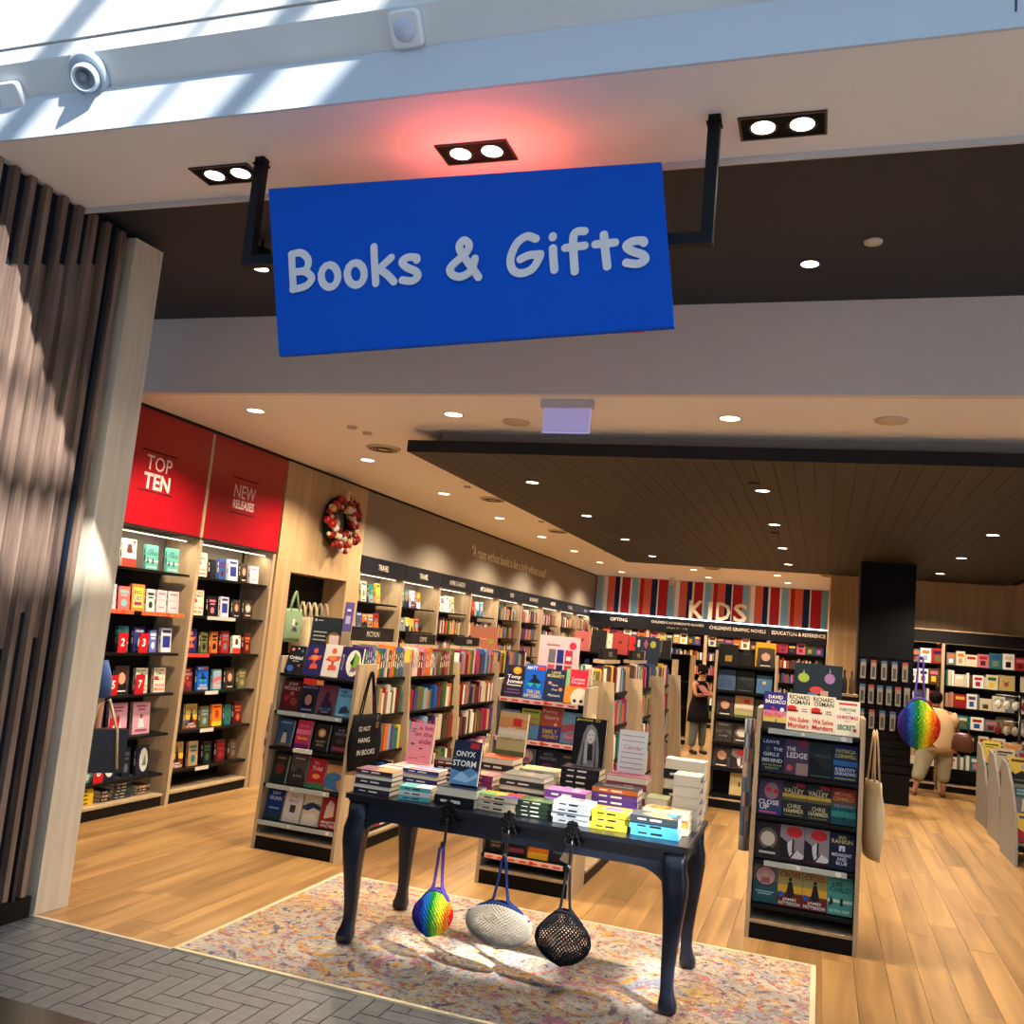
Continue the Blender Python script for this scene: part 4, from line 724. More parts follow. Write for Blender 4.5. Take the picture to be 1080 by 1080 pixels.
g4 = [[I_('black calendar with a gold square', (BLK, [('r', .35, .15, .7, .45, (150, 120, 50))]), .24, .25), I_('black boxed calendar', (BLK, [('r', .2, .7, .8, .74, (60, 60, 60))]), .1, .2), I_('brown portrait calendar', PORTR, .2, .24)],
      [I_('slate blue calendar', (lambda c: (c, [('p', [(.1, .1), (.9, .1), (.8, .5), (.2, .6)], (60, 80, 110))]))((70, 90, 120)), .21, .25), I_('black calendar with white lettering', ROCKC, .21, .25), I_('pale blue calendar with gold dot', ((70, 110, 150), [('c', .5, .6, .12, .1, (196, 170, 90))]), .18, .22), I_('dark blue calendar', LEAVE, .18, .22)],
      [I_('dark portrait calendar', PORTR, .2, .24), I_('brown landscape calendar', WILD, .22, .26), I_('dark portrait calendar of a man', PORTR, .2, .24), I_('grey calendar', MOUNT, .2, .24)],
      [I_('sepia crowd calendar', MOUNT, .2, .24), I_('grey group calendar', ORNATE, .22, .24), I_('brown calendar', WILD, .2, .24), I_('black calendar', ROCKC, .2, .24)],
      [I_('warm portrait calendar', PORTR, .21, .26), I_('black and white figure calendar', WAVE, .22, .24), I_('dark red calendar', PICO, .2, .24), I_('dark calendar', LEDGE, .2, .24)],
      [None, I_('tan calendar with a small figure', ((190, 166, 110), [('r', .45, .4, .55, .6, (60, 50, 40))]), .22, .26), I_('brown calendar', WILD, .2, .24), None]]
stand('display_stand', 'dark calendar stand with pale side panels standing far behind the table', -1.24, 11.6, .74, .45, [1.69, 1.38, 1.07, .76, .46, .16], 'calendar stand', g4, cat='calendar', ncol=3, top=1.86, lean=.1, back=(40, 38, 40))
o = book(.24, .30, .05, (226, 170, 40), [('r', .2, .7, .8, .8, (150, 110, 40))], name='calendar'); o.location = (-.66, 11.93, 1.70); tag(o, 'tall golden yellow calendar box standing behind the top row of the calendar stand', 'calendar')
# cards and posters on the stands
def poster(label, loc, w, h, col, spec, rz=0, cat='poster', name='poster', t=.006):
    mb = MB().box(-w/2, w/2, 0, t, 0, h, col); art(mb, spec, w, h, 0); o = mb.build(name, PRINT); o.location = loc; o.rotation_euler = (-.06, 0, rz)
    return tag(o, label, cat)
poster('dark green charity poster with a pale shirt, standing on the left display stand', (-3.92, 6.88, 1.50), .30, .33, (34, 42, 46), [('r', .08, .6, .5, .63, (170, 170, 166)), ('r', .08, .5, .46, .53, (170, 170, 166)), ('r', .08, .4, .48, .43, (170, 170, 166)), ('r', .08, .88, .14, .94, (190, 190, 190)), ('r', .18, .9, .34, .92, (190, 190, 190)), ('c', .74, .42, .24, .22, (120, 92, 36)), ('r', .6, .3, .9, .56, (216, 190, 186))])
poster('narrow purple card standing at the right of the charity poster', (-3.735, 6.87, 1.50), .085, .47, (176, 150, 112), [('r', 0, .48, 1, 1, (92, 80, 140)), ('r', .3, .84, .7, .88, (220, 214, 230)), ('r', .25, .62, .75, .76, (180, 172, 210)), ('r', 0, .2, 1, .46, (150, 130, 104))])
poster('pale pink poster of six book covers standing on the middle display stand', (-1.955, 7.06, 1.45), .33, .40, (226, 190, 190), [('c', .83, .83, .09, .075, (214, 50, 84)), ('r', .25, .12, .42, .44, (206, 84, 84)), ('r', .46, .12, .62, .44, (40, 44, 90)), ('r', .66, .12, .84, .44, (190, 60, 90)), ('r', .25, .48, .42, .74, (110, 110, 110)), ('r', .46, .48, .62, .74, (40, 50, 130)), ('r', .66, .48, .84, .74, (190, 50, 70)), ('r', .69, .54, .81, .62, (226, 220, 214)), ('r', .49, .2, .6, .28, (210, 206, 214)), ('r', .18, .82, .5, .84, (196, 120, 130))])
poster('dark poster with green and purple ornaments standing on the right display stand', (-.02, 7.09, 1.45), .33, .37, (34, 44, 52), [('c', .2, .72, .12, .09, (150, 170, 70)), ('c', .74, .74, .11, .10, (150, 110, 160)), ('p', [(.72, .85), (.74, .95), (.76, .85)], (150, 110, 160)), ('p', [(.18, .8), (.2, .88), (.22, .8)], (150, 170, 70)), ('c', .48, .5, .15, .07, (190, 70, 70)), ('r', .08, .18, .22, .3, (206, 96, 70)), ('r', .3, .26, .5, .44, (60, 130, 150)), ('r', .56, .2, .72, .5, (176, 150, 130)), ('r', .78, .14, .92, .26, (196, 70, 50))])
# bags and cloths hung on the stand sides
tote('black tote bag lettered I\'D NOT HANG IN BOOKS on the left stand side', (-3.375, 6.72, 1.10), PI/2-.12, .42, .42, (20, 19, 22), .36, [('t', 'I\'D NOT', .28, .82, .46, .11, (206, 204, 196)), ('t', 'HANG', .30, .56, .46, .11, (206, 204, 196)), ('t', 'IN BOOKS', .42, .28, .72, .12, (206, 204, 196))], d=.06, hcol=(20, 19, 22))
md = MB().lathe([(.0001, 0), (.028, 0), (.028, .006), (.0001, .006)], (0, 0, 0), (150, 120, 80), 14, M=Matrix.Rotation(PI/2, 4, 'Y')); md.tube([(0, -.012, .08), (0, 0, .025), (0, .012, .08)], .0015, (160, 140, 110)); o = md.build('bag_charm', METAL); o.location = (-3.325, 6.80, 1.02); tag(o, 'round wooden charm hanging on the black tote bag', 'charm')
def cloth(label, loc, w, h, col, dots, rz=0, mt=None):
    rg = []; Rr = random.Random(len(label))
    for i in range(10):
        f = i/9; ww = w/2*(.55+.45*math.sin(PI*(.15+.7*f))+.1*f)
        rg.append([(ww*math.cos(2*PI*j/18)*(1+.10*math.sin(4*2*PI*j/18+i*.5)), .03*math.sin(2*PI*j/18)*(1+.4*math.cos(3*2*PI*j/18)), -h*f) for j in range(18)])
    mb = MB().ring_surface(rg, col, colf=lambda a, i: Rr.choice(dots)); o = mb.build('fabric_bag', FABRIC); o.location = loc; o.rotation_euler = (0, 0, rz); return tag(o, label, 'bag')
cloth('pale floral cloth bag hanging on the left side of the left stand', (-4.20, 6.72, 1.10), .22, .50, (190, 176, 180), [(206, 196, 200), (150, 120, 140), (196, 170, 176), (120, 100, 130)], PI/2)
cloth('slate blue floral cloth bag hanging on the left of the right stand', (-.45, 6.80, 1.40), .16, .88, (80, 92, 104), [(80, 92, 110), (60, 70, 86), (130, 136, 140), (150, 110, 90), (70, 84, 100)], PI/2)
tote('cream canvas tote hanging on the right side of the right display stand', (.365, 6.86, 1.08), PI/2+.35, .26, .50, (206, 188, 150), .36, d=.09, hcol=(206, 186, 146), strap=.014)
tote('rolled cream canvas tote hanging on the right of the middle display stand', (-1.585, 6.86, 1.20), PI/2+.2, .16, .40, (214, 200, 166), .12, d=.07)
tote('cream canvas tote hanging on the left of the middle display stand', (-2.40, 6.86, .98), PI/2+.2, .20, .42, (206, 190, 156), .1, d=.07)
# island bays behind the end stands
def island(x, ys, shelves, desc, names, far_from, R, top=1.49, inset=.05, one=2):
    for b in range(len(ys)-1):
        fr = Frame(x, ys[b], PI/2); wd = ys[b+1]-ys[b]
        t = shelf_unit('island_bookcase', f'{names[b]}', fr, wd, .37, top, shelves, side=.035, left=False, lean=.10, front_in=inset-.01, back_col=(46, 43, 44))
        for r_, z in enumerate(shelves):
            f = .10*z/top+inset; u = .03; k = 0; cr_ = R.choice([.3, .6])
            while u < wd-.09:
                tt = R.uniform(.026, .052); hh = R.uniform(.17, .25) if r_ else R.uniform(.20, .27)
                if not (k and R.random() < cr_*.5): nm, c = rc(R)
                if nm == 'black' and R.random() < .5: nm, c = 'cream', PAL['cream']
                if R.random() < .06: u += R.uniform(.03, .08)
                if u+tt > wd-.04: break
                if b < far_from and r_ < one and k < 20: spine_book(fr, u+tt/2, f, z, .15 if inset < .1 else .08, hh, tt, c, f'{nm} spine, {ORD[k]} from left, {RW[r_].replace("sixth", "sixth")} {desc[b]}', None)
                else: far_box(fr, u, u+tt, f, f+(.15 if inset < .1 else .08), z+.001, z+hh, c)
                u += tt+.003; k += 1
ISH = [1.36, 1.05, .74, .43, .13]
island(-3.42, [6.91, 7.77, 8.98, 10.2, 11.4], ISH, ['first left island bay', 'second left island bay', 'third', 'fourth'], ['island bookcase bay just behind the left display stand', 'second island bookcase bay behind the left display stand', 'third island bookcase bay behind the left display stand', 'farthest island bookcase bay behind the left display stand'], 2, random.Random(21), one=1)
island(-1.62, [7.11, 8.14, 9.5, 10.9, 12.2], ISH, ['first middle island bay', 'second middle island bay', 'third', 'fourth'], ['island bookcase bay just behind the middle display stand', 'second island bookcase bay behind the middle display stand', 'third island bookcase bay behind the middle display stand', 'farthest island bookcase bay behind the middle display stand'], 1, random.Random(5), inset=.16, one=1)
def sign_box(x, y0, y1, z0, z1, text, label):
    t = thing('category_sign', label, 'sign', (x, y0, z0)); w = y1-y0
    MB().box(-.045, 0, 0, w, 0, z1-z0, (30, 27, 28)).build('sign_box', DARKLAM, t)
    MB().text(text, (.002, w/2, (z1-z0)/2), (0, 1, 0), (0, 0, 1), (216, 208, 190), w=.034*len(text), h=.045).build('lettering', MATTE, t)
    MB().box(-.09, .03, -.02, w+.02, -.035, -.001, (200, 172, 128)).build('timber_tray', BIRCH, t)
    for f in (.2, .8): MB().box(-.05, -.03, w*f-.01, w*f+.01, 1.49-z0, -.036, (40, 38, 38)).build('post', METAL, t)
sign_box(-3.77, 7.02, 7.86, 1.655, 1.775, 'FICTION', 'black FICTION sign box on the first left island bay')
sign_box(-3.77, 8.22, 8.86, 1.645, 1.745, 'CRIME', 'small black sign box on the second left island bay')
sign_box(-3.77, 9.50, 10.15, 1.645, 1.745, 'CRIME', 'small black sign box on the third left island bay')
sign_box(-1.99, 8.80, 9.45, 1.665, 1.775, 'MUSIC', 'black sign box on the second bay behind the middle stand')
sign_box(-1.99, 10.25, 11.0, 1.66, 1.765, 'MUSIC', 'black sign box on the third bay behind the middle stand')
poster('terracotta card with a green dot standing on the third left island bay', (-3.84, 10.5, 1.50), .32, .38, (176, 110, 84), [('c', .75, .56, .1, .08, (150, 160, 60)), ('r', .2, .6, .6, .64, (206, 150, 130))], rz=.3)
poster('dark navy ornament poster standing on the last middle island bay', (-2.06, 11.5, 1.50), .30, .44, (40, 48, 62), [('c', .75, .8, .12, .1, (160, 160, 70)), ('p', [(.35, .8), (.45, .66), (.55, .8), (.45, .94)], (150, 80, 110)), ('r', .25, .3, .45, .6, (176, 150, 150)), ('r', .1, .7, .2, .9, (190, 190, 200))])
# low unit of notebooks far behind the middle stand
fr5 = Frame(-3.70, 14.0, 0); n5 = shelf_unit('notebook_shelf', 'dark low shelving unit with notebooks on top, at the back of the shop', fr5, 1.62, .45, 1.66, [1.659, 1.30, .95, .6, .3], side=.03, inner=(50, 46, 46), back_col=(24, 22, 24))
RN = random.Random(8); u = .03
for k, (nm, w_, h_, c) in enumerate([('dusky pink', .26, .30, (170, 90, 90)), ('black', .24, .34, (30, 26, 30)), ('cream', .07, .3, CREAM), ('brick red', .24, .32, (160, 60, 56)), ('red and white', .16, .28, (190, 40, 44)), ('tan', .18, .22, (190, 150, 100)), ('charcoal', .12, .26, (50, 50, 54)), ('black', .14, .27, (26, 24, 26))]):
    o = book(w_, h_, .05, c, [('c', .5, .55, .12, .09, (c[0]*.6, c[1]*.6, c[2]*.6))], name='notebook'); place(o, fr5, u+w_/2, .10, 1.661, .12, 0, f'{nm} notebook, {ORD[k]} from left, on top of the dark notebook shelving', None, 'notebook'); u += w_+.015
for z in (1.30, .95, .6):
    u = .05
    while u < 1.5: tt = RN.uniform(.05, .12); far_box(fr5, u, u+tt, .05, .3, z+.001, z+RN.uniform(.12, .24), rc(RN)[1]); u += tt+.03
# soft toys
def toy(x, y, z, s, c, label):
    t = thing('soft_toy', label, 'soft toy', (x, y, z)); MB().ball((0, 0, s*.5), s*.5, c, 12, sz=1.1).build('body', FABRIC, t); h = MB().ball((0, -s*.1, s*1.25), s*.4, c, 12).build('head', FABRIC, t)
    for q in (-1, 1):
        MB().ball((q*s*.32, -s*.05, s*1.6), s*.15, c, 8).build('ear', FABRIC, t); MB().ball((q*s*.13, -s*.47, s*1.3), s*.04, (20, 16, 16), 6).build('eye', SATIN, h)
        MB().tube([(q*s*.4, -s*.1, s*.8), (q*s*.65, -s*.3, s*.5)], s*.15, c).build('arm', FABRIC, t); MB().tube([(q*s*.25, -s*.2, s*.17), (q*s*.35, -s*.7, s*.17)], s*.17, c).build('leg', FABRIC, t)
gt = shelf_unit('gift_table', 'dark gift table carrying soft toys in front of the GIFTING sign', Frame(-5.0, 18.4, 0), 2.6, .6, 1.72, [1.719, 1.2, .7], side=.03, inner=(60, 54, 50))
for k, (x, c, n) in enumerate([(-4.75, (196, 160, 110), 'tan'), (-4.25, (206, 190, 160), 'cream'), (-3.75, (170, 130, 90), 'brown'), (-3.1, (214, 200, 176), 'pale')]): toy(x, 18.7, 1.72, .17, c, f'{n} soft toy sitting on the gift table, {ORD[k]} from left')
# kids wall
KF = Frame(-5.6, 22.88, 0); KX = [0, 1.5, 2.92, 4.38, 5.72]
KT = ['GIFTING', "CHILDREN'S INTERMEDIATE READERS", "CHILDREN'S GRAPHIC NOVELS", 'EDUCATION & REFERENCE']; RK = random.Random(9)
for b in range(4):
    fr = Frame(-5.6+KX[b], 22.88, 0); wd = KX[b+1]-KX[b]
    t = shelf_unit('bookcase', f'back wall bookcase under the {KT[b]} sign', fr, wd, .36, 2.2, [1.94, 1.59, 1.25, .89, .54, .22], side=.04, back_col=(56, 54, 56))
    MB().box(0, wd-.002, -.005, .02, 2.2, 2.53, (24, 26, 32)).build('header_sign', DARKLAM, t)
    hs = t.children[-1]; L = len(KT[b]); mb = MB()
    mb.text(KT[b], (wd/2, -.0065, 2.40 if b != 1 else 2.42), (1, 0, 0), (0, 0, 1), (220, 214, 200), w=min(wd*.9, .062*L), h=.085 if b != 1 else .06, bold=.01)
    if b == 1: mb.text('(Ages 8 - 12)', (wd/2, -.0065, 2.30), (1, 0, 0), (0, 0, 1), (180, 176, 168), w=.5, h=.05)
    mb.build('lettering', MATTE, hs)
    MB().box(.0, wd-.002, -.03, -.006, 2.535, 2.56, (220, 240, 250)).build('led_strip', LED, t)
    for r_, z in enumerate([1.94, 1.59, 1.25, .89, .54, .22]):
        u = .06
        while u < wd-.12:
            if r_ == 0: w_ = RK.uniform(.12, .2); far_box(fr, u, u+w_, .06, .1, z+.001, z+RK.uniform(.2, .28), rc(RK)[1]); u += w_+.01
            else:
                w_ = RK.uniform(.02, .05); far_box(fr, u, u+w_, .08, .26, z+.001, z+RK.uniform(.15, .25), rc(RK)[1]); u += w_+.003
# KIDS letters
def solid_text(s, w, h, d, col, bold=.02):
    vs, fs, asp = glyphs(s, bold); mb = MB(); n = len(vs)
    mb.v = [((x-.5)*w, 0, y*h) for x, y in vs]+[((x-.5)*w, d, y*h) for x, y in vs]
    ec = {}
    for f in fs:
        mb.face(f, col); mb.face([n+i for i in reversed(f)], col)
        for i in range(len(f)): ec[(f[i], f[(i+1) % len(f)])] = 1
    for (a, b) in list(ec):
        if (b, a) not in ec: mb.face((b, a, n+a, n+b), col)
    return mb
kt = thing('letter_sign', 'white block letters KIDS over the back wall bookcases', 'sign', (-3.1, 22.80, 2.57))
for ch, x, w_ in (('K', .16, .36), ('I', .49, .10), ('D', .80, .34), ('S', 1.20, .32)):
    o = solid_text(ch, w_, .44, .04, (232, 224, 208)).build('letter', PAINT, kt); o.location = (x, 0, 0)
# right wall bookcases
RT = random.Random(13); RX = [.52, 1.80, 3.3, 4.8]
for b in range(3):
    fr = Frame(RX[b], 16.27, 0); wd = RX[b+1]-RX[b]; zs = [1.97, 1.64, 1.31, .99, .67, .36]
    t = shelf_unit('bookcase', ['back right wall bookcase half hidden by the black column', 'back right wall bookcase beside the woman in the tan shirt', 'back right wall bookcase at the far right edge'][b], fr, wd, .34, 2.30, zs, side=.045, back_col=(48, 46, 48), right=b == 2)
    MB().box(0, wd-.001, -.012, .02, 2.301, 2.49, (24, 22, 24)).build('header_panel', DARKLAM, t); MB().box(0, wd-.001, -.02, .02, 2.491, 2.51, (190, 160, 110)).build('top_trim', BIRCH, t)
    for r_, z in enumerate(zs):
        u = .08
        while u < wd-.14:
            if b == 1 and r_ in (1, 2, 3) and u > .78: break
            w_ = RT.uniform(.12, .2) if (r_ == 0 or RT.random() < .3) else RT.uniform(.02, .05); c = PAL[RT.choice(['cream', 'white', 'cream', 'white', 'red', 'pink', 'black', 'teal', 'cream', 'white', 'brown', 'grey', 'tan', 'white'])]
            far_box(fr, u, u+w_, .06, .1 if w_ > .1 else .26, z+.001, z+RT.uniform(.18, .25), c); u += w_+.006
fr = Frame(1.80, 16.27, 0)
for r_, z in enumerate([1.64, 1.31, .99]):
    for k in range(2):
        c = [((176, 156, 100), 'gold'), ((190, 180, 160), 'cream'), ((120, 124, 130), 'grey'), ((196, 186, 170), 'ivory'), ((120, 104, 80), 'bronze'), ((150, 150, 146), 'silver')][r_*2+k]
        o = MB().box(-.12, .12, -.02, .02, 0, .24, c[0]); art(o, [('p', [(.2, .7), (.5, .4), (.8, .7), (.5, .5)], (90, 60, 50)), ('c', .5, .4, .14, .14, (140, 70, 60))], .24, .24, -.02)
        o = o.build('gift_set', PRINT); place(o, fr, .94+k*.32, .10, z+.002, .06, 0, f'{c[1]} square gift set on the {["second", "third", "fourth"][r_]} shelf beside the far right edge', None, 'gift set')
fo = FAR.build('books', PRINT); tag(fo, 'rows of small books filling the far island, side and back wall shelves', 'book', kind='stuff')
# black column with slatwall
cl = tag(MB().box(.47, 1.20, 14.06, 14.75, 0, 3.299, (10, 10, 13)).build('wall_column', DARKLAM), kind='structure')
sw = thing('slatwall_display', 'black slatwall display board on the front of the dark column', 'display wall', (.47, 14.059, 0))
for k in range(15): MB().box(.0, .73, -.05, -.001, .42+k*.11, .42+k*.11+.098, (12, 12, 14)).build('slat', DARKLAM, sw)
MB().box(0, .73, -.045, -.001, .001, .40, (10, 10, 12)).build('base_panel', DARKLAM, sw)
for r_, (z, n) in enumerate([(1.66, 5), (1.32, 6), (.98, 5)]):
    for k in range(n):
        if r_ == 2 and k == 2 and 0: continue
        tc, tn = [((50, 90, 130), 'blue topped'), ((140, 60, 50), 'red topped'), ((50, 90, 130), 'blue topped'), ((50, 90, 140), 'blue topped'), ((150, 60, 50), 'red topped'), ((130, 130, 130), 'grey topped')][k]
        mb = MB().box(-.035, .035, -.02, 0, 0, .26, (128, 122, 116)); mb.box(-.035, .035, -.021, -.02, .225, .26, tc); mb.box(-.02, .02, -.0215, -.02, .03, .17, (70, 66, 66)); o = mb.build('hanging_pack', PRINT); MB().tube([(0, .03, .25), (0, -.06, .255)], .004, (150, 150, 150)).build('peg', METAL, o)
        o.location = (.55+k*(.115 if n == 6 else .135), 13.97, z); tag(o, f'{tn} hanging pack, {ORD[k]} from left, {["top", "middle", "bottom"][r_]} row on the black column', 'pack', 'packs hung on the black column')
# bottle display beside the column
bd = thing('bottle_stand', 'small dark display stand of bottles left of the black column', 'stand', (.02, 12.9, 0))
MB().box(0, .42, 0, .34, 0, 1.42, (30, 28, 28)).build('cabinet', DARKLAM, bd); MB().box(-.02, .44, -.02, .36, 1.421, 1.45, (90, 70, 50)).build('top_board', BIRCH, bd)
for k in range(4): o = MB().lathe([(.03, 0), (.034, .02), (.034, .17), (.014, .21), (.012, .27), (.016, .275), (.016, .30), (.001, .30)], (0, 0, 0), [(40, 30, 26), (70, 40, 30), (30, 30, 34), (80, 60, 40)][k], 12).build('bottle', SATIN); o.location = (.09+k*.09+.02, 13.02, 1.452); tag(o, f'dark bottle, {ORD[k]} from left, on the small stand by the column', 'bottle', 'bottles on the small dark stand')
# magazine racks at the right edge
for k, (x, y) in enumerate([(1.98, 13.35), (1.95, 12.25), (1.90, 11.1)]):
    t = thing('magazine_rack', ['grey magazine rack farthest back at the right edge', 'grey magazine rack, middle one at the right edge', 'grey magazine rack nearest at the right edge'][k], 'rack', (x, y, 0))
    for sx in (0, 1.25): MB().prism([(sx, -.42, 0), (sx, .42, 0), (sx, .42, .98), (sx, .12, .95), (sx, -.12, .78), (sx, -.34, .52), (sx, -.42, .2)], (.025, 0, 0), (128, 124, 120)).build('side_panel', PAINT, t)
    MB().box(.026, 1.249, .38, .41, .02, .96, (90, 88, 86)).build('back_panel', PAINT, t)
    RM = random.Random(k+40); tm = []
    for r_, (yy, zz) in enumerate([(-.34, .22), (-.1, .48), (.14, .74)]):
        MB().box(.026, 1.249, yy-.02, yy+.2, zz-.02, zz, (110, 106, 104)).build('tier', PAINT, t)
        for q in range(5):
            nm, c = rc(RM); o = MB().box(-.105, .105, -.006, .006, 0, .28, c); art(o, rnd_spec(RM, c), .21, .28, -.006); o = o.build('magazine', PRINT)
            o.location = (x+.15+q*.235, y+yy+.08, zz+.002); o.rotation_euler = (-.25, 0, 0); tag(o, f'{nm} magazine, {ORD[q]} from left, {["front", "middle", "back"][r_]} tier, {["farthest", "middle", "nearest"][k]} grey rack', 'magazine')
# accessory rack at far right
ar = thing('accessory_rack', 'rack of hanging pouches and white trinkets before the right wall bookcase', 'rack', (2.62, 14.6, 0))
MB().tube([(0, 0, 0), (0, 0, 1.62)], .02, (60, 60, 60)).build('pole', METAL, ar); MB().lathe([(.2, 0), (.2, .02), (.02, .04)], (0, 0, 0), (50, 50, 50), 20).build('base', METAL, ar)
for z in (1.6, 1.25, .95): MB().tube([(-.3, 0, z), (.3, 0, z)], .008, (120, 120, 120)).build('bar', METAL, ar)
RA = random.Random(2)
for z in (1.6, 1.25, .95):
    for q in range(6):
        x = -.27+q*.108; c = RA.choice([(200, 196, 186), (150, 146, 140), (110, 40, 44), (60, 60, 64), (170, 160, 150)])
        mb = MB().ball((x, -.02, z-.13), .045, c, 8, sy=.5, sz=1.5); mb.tube([(x, 0, z-.01), (x, -.01, z-.07)], .004, (90, 80, 70)); mb.build('pouch', FABRIC, ar)
# ------------------------------------------------------------------ rug and table
rg_ = thing('area_rug', 'faded oriental area rug in cream, gold and blue under the dark table', 'rug', (-1.59, 5.35, .001))
MB().box(-1.61, 1.61, -.90, .90, 0, .009, (200, 190, 170)).build('pile', RUG, rg_)
ed = MB()
for (a, b, c, d) in ((-1.64, 1.64, -.93, -.9005), (-1.64, 1.64, .9005, .93), (-1.64, -1.6105, -.9, .9), (1.6105, 1.64, -.9, .9)): ed.box(a, b, c, d, 0, .007, (206, 192, 160))
ed.build('bound_edge', FABRIC, rg_)
tb = thing('display_table', 'dark navy cabriole-legged table piled with books at the shop entrance', 'table', (-1.585, 5.385, .0105))
TZ = .832   # top surface (world .8305)
MB().box(-.985, .985, -.435, .435, TZ-.028, TZ, (18, 24, 36)).box(-.97, .97, -.42, .42, TZ-.043, TZ-.0285, (18, 24, 36)).build('tabletop', NAVY, tb)
for (a, b, c, d) in ((-.90, .90, -.392, -.37), (-.90, .90, .37, .392), (-.945, -.923, -.34, .34), (.923, .945, -.34, .34)): MB().box(a, b, c, d, TZ-.135, TZ-.0435, (18, 24, 36)).build('apron', NAVY, tb)
for sx in (-1, 1):
    for sy in (-1, 1):
        prof = [(.788, .058, 0), (.70, .060, 0), (.64, .066, .010), (.57, .062, .016), (.46, .052, .012), (.34, .042, .004), (.22, .035, -.004), (.13, .032, -.004), (.085, .037, .002), (.05, .046, .010), (.018, .046, .014), (0, .03, .014)]
        rgs = []
        for z, r_, o_ in prof:
            k = r_; c = (sx*(.915+o_*.7), sy*(.365+o_*.7)); q = []
            for j in range(16):
                a = 2*PI*j/16; cc, ss = math.cos(a), math.sin(a)
                q.append((c[0]+k*math.copysign(abs(cc)**.45, cc), c[1]+k*math.copysign(abs(ss)**.45, ss), z))
            rgs.append(q)
        MB().ring_surface(rgs[::-1], (20, 27, 40)).build('leg', NAVY, tb)
        for ax in 'xy':
            L = .17; P = []
            for i in range(9): f = i/8; P.append((f*L, -.07*(1-f)**2.6-.0))
            pts = [(0, 0)]+[(L, 0)]+[(p[0], p[1]) for p in P[::-1]]
            w3 = [((sx*(.865-u), sy*.392, TZ-.136+v) if ax == 'x' else (sx*.945, sy*(.325-u*.8), TZ-.136+v)) for u, v in pts[1:]]+[((sx*.865, sy*.392, TZ-.136) if ax == 'x' else (sx*.945, sy*.325, TZ-.136))]
            MB().prism(w3, (0, -sy*.022, 0) if ax == 'x' else (-sx*.022, 0, 0), (20, 27, 40)).build('corner_bracket', NAVY, tb)
# ------------------------------------------------------------------ books on the table
BZ = .8435; R = random.Random(31)
def stack(x, y, n, t, cols, look, place_, group, w=.155, h=.235, rz=0, spec=(), alt=False, cover=None, z=BZ, jit=.005):
    def lab(k):
        pos = 'bottom' if k == 0 else ('top' if k == n-1 else f'{ORD[k]} from bottom')
        return f'{look if isinstance(look, str) else look[k % len(look)]}, {pos} of {place_}'
    return flat_stack((x, y, z), n, w, h, t, cols, '', group, rz, spec, jit, alt, lab, cover=cover)
stack(-2.435, 5.09, 5, .026, [(60, 44, 64), (50, 40, 56)], 'orange patterned paperback', 'front left corner stack', 'paperbacks in the front left corner stack', alt=True, cover=(196, 130, 90), spec=[('r', 0, .5, 1, 1, (110, 60, 90)), ('c', .5, .4, .2, .14, (230, 170, 60))])
stack(-2.175, 5.08, 3, .024, [(90, 170, 176), (206, 214, 206)], ('teal paperback', 'cream paperback'), 'small teal stack, front row', 'small books in the teal stack', w=.13, h=.19, rz=.12, cover=(90, 176, 176), spec=[('r', 0, 0, 1, .5, (222, 214, 206))])
zD = stack(-1.925, 5.11, 2, .052, [(26, 26, 34), (38, 46, 62)], 'thick black hardback', 'thick stack under the dark blue book', 'hardbacks under the standing dark blue book', w=.165, h=.245, alt=True)
stack(-1.685, 5.15, 3, .028, [(226, 206, 176)], 'cream and multicolour paperback', 'bright stack, front row', 'multicolour paperbacks in the front row', rz=-.04, cover=(226, 150, 60), spec=[('r', 0, 0, .5, .5, (90, 70, 170)), ('r', .5, 0, 1, .4, (220, 60, 50)), ('r', 0, .6, .6, 1, (80, 170, 100)), ('c', .5, .5, .2, .14, (240, 220, 90))])
stack(-1.475, 5.15, 4, .021, [(44, 56, 44)], 'dark green paperback', 'low green stack, front row', 'dark green paperbacks', w=.15, h=.20, rz=.03, cover=(70, 90, 60), spec=[('c', .4, .5, .3, .2, (100, 116, 70)), ('c', .7, .3, .2, .14, (50, 70, 50))])
stack(-1.255, 5.13, 4, .028, [(222, 226, 230)], 'white paperback', 'white stack, front row', 'white paperbacks in the front row', w=.15, h=.21, cover=(228, 228, 226), spec=[('r', .6, .3, .9, .5, (206, 60, 60))])
stack(-1.045, 5.14, 3, .032, [(236, 216, 60), (232, 214, 70)], 'yellow and purple paperback', 'yellow stack, front row', 'yellow paperbacks in the front row', w=.15, h=.20, rz=.05, cover=(236, 206, 60), spec=[('r', .2, .2, .8, .7, (170, 90, 170)), ('r', .1, .8, .9, .9, (226, 110, 60))])
stack(-.800, 5.14, 3, .034, [(80, 176, 214), (90, 184, 220), (60, 70, 76)], ('pale cyan hardback', 'pale cyan hardback', 'grey painted-cover hardback'), 'stack at the front right corner', 'hardbacks at the front right corner', w=.165, h=.255, rz=.04, cover=(70, 76, 84), spec=[('p', [(0, .1), (1, .3), (1, .6), (.4, .8), (0, .5)], (150, 130, 100)), ('r', .5, .1, .9, .3, (60, 150, 200))])
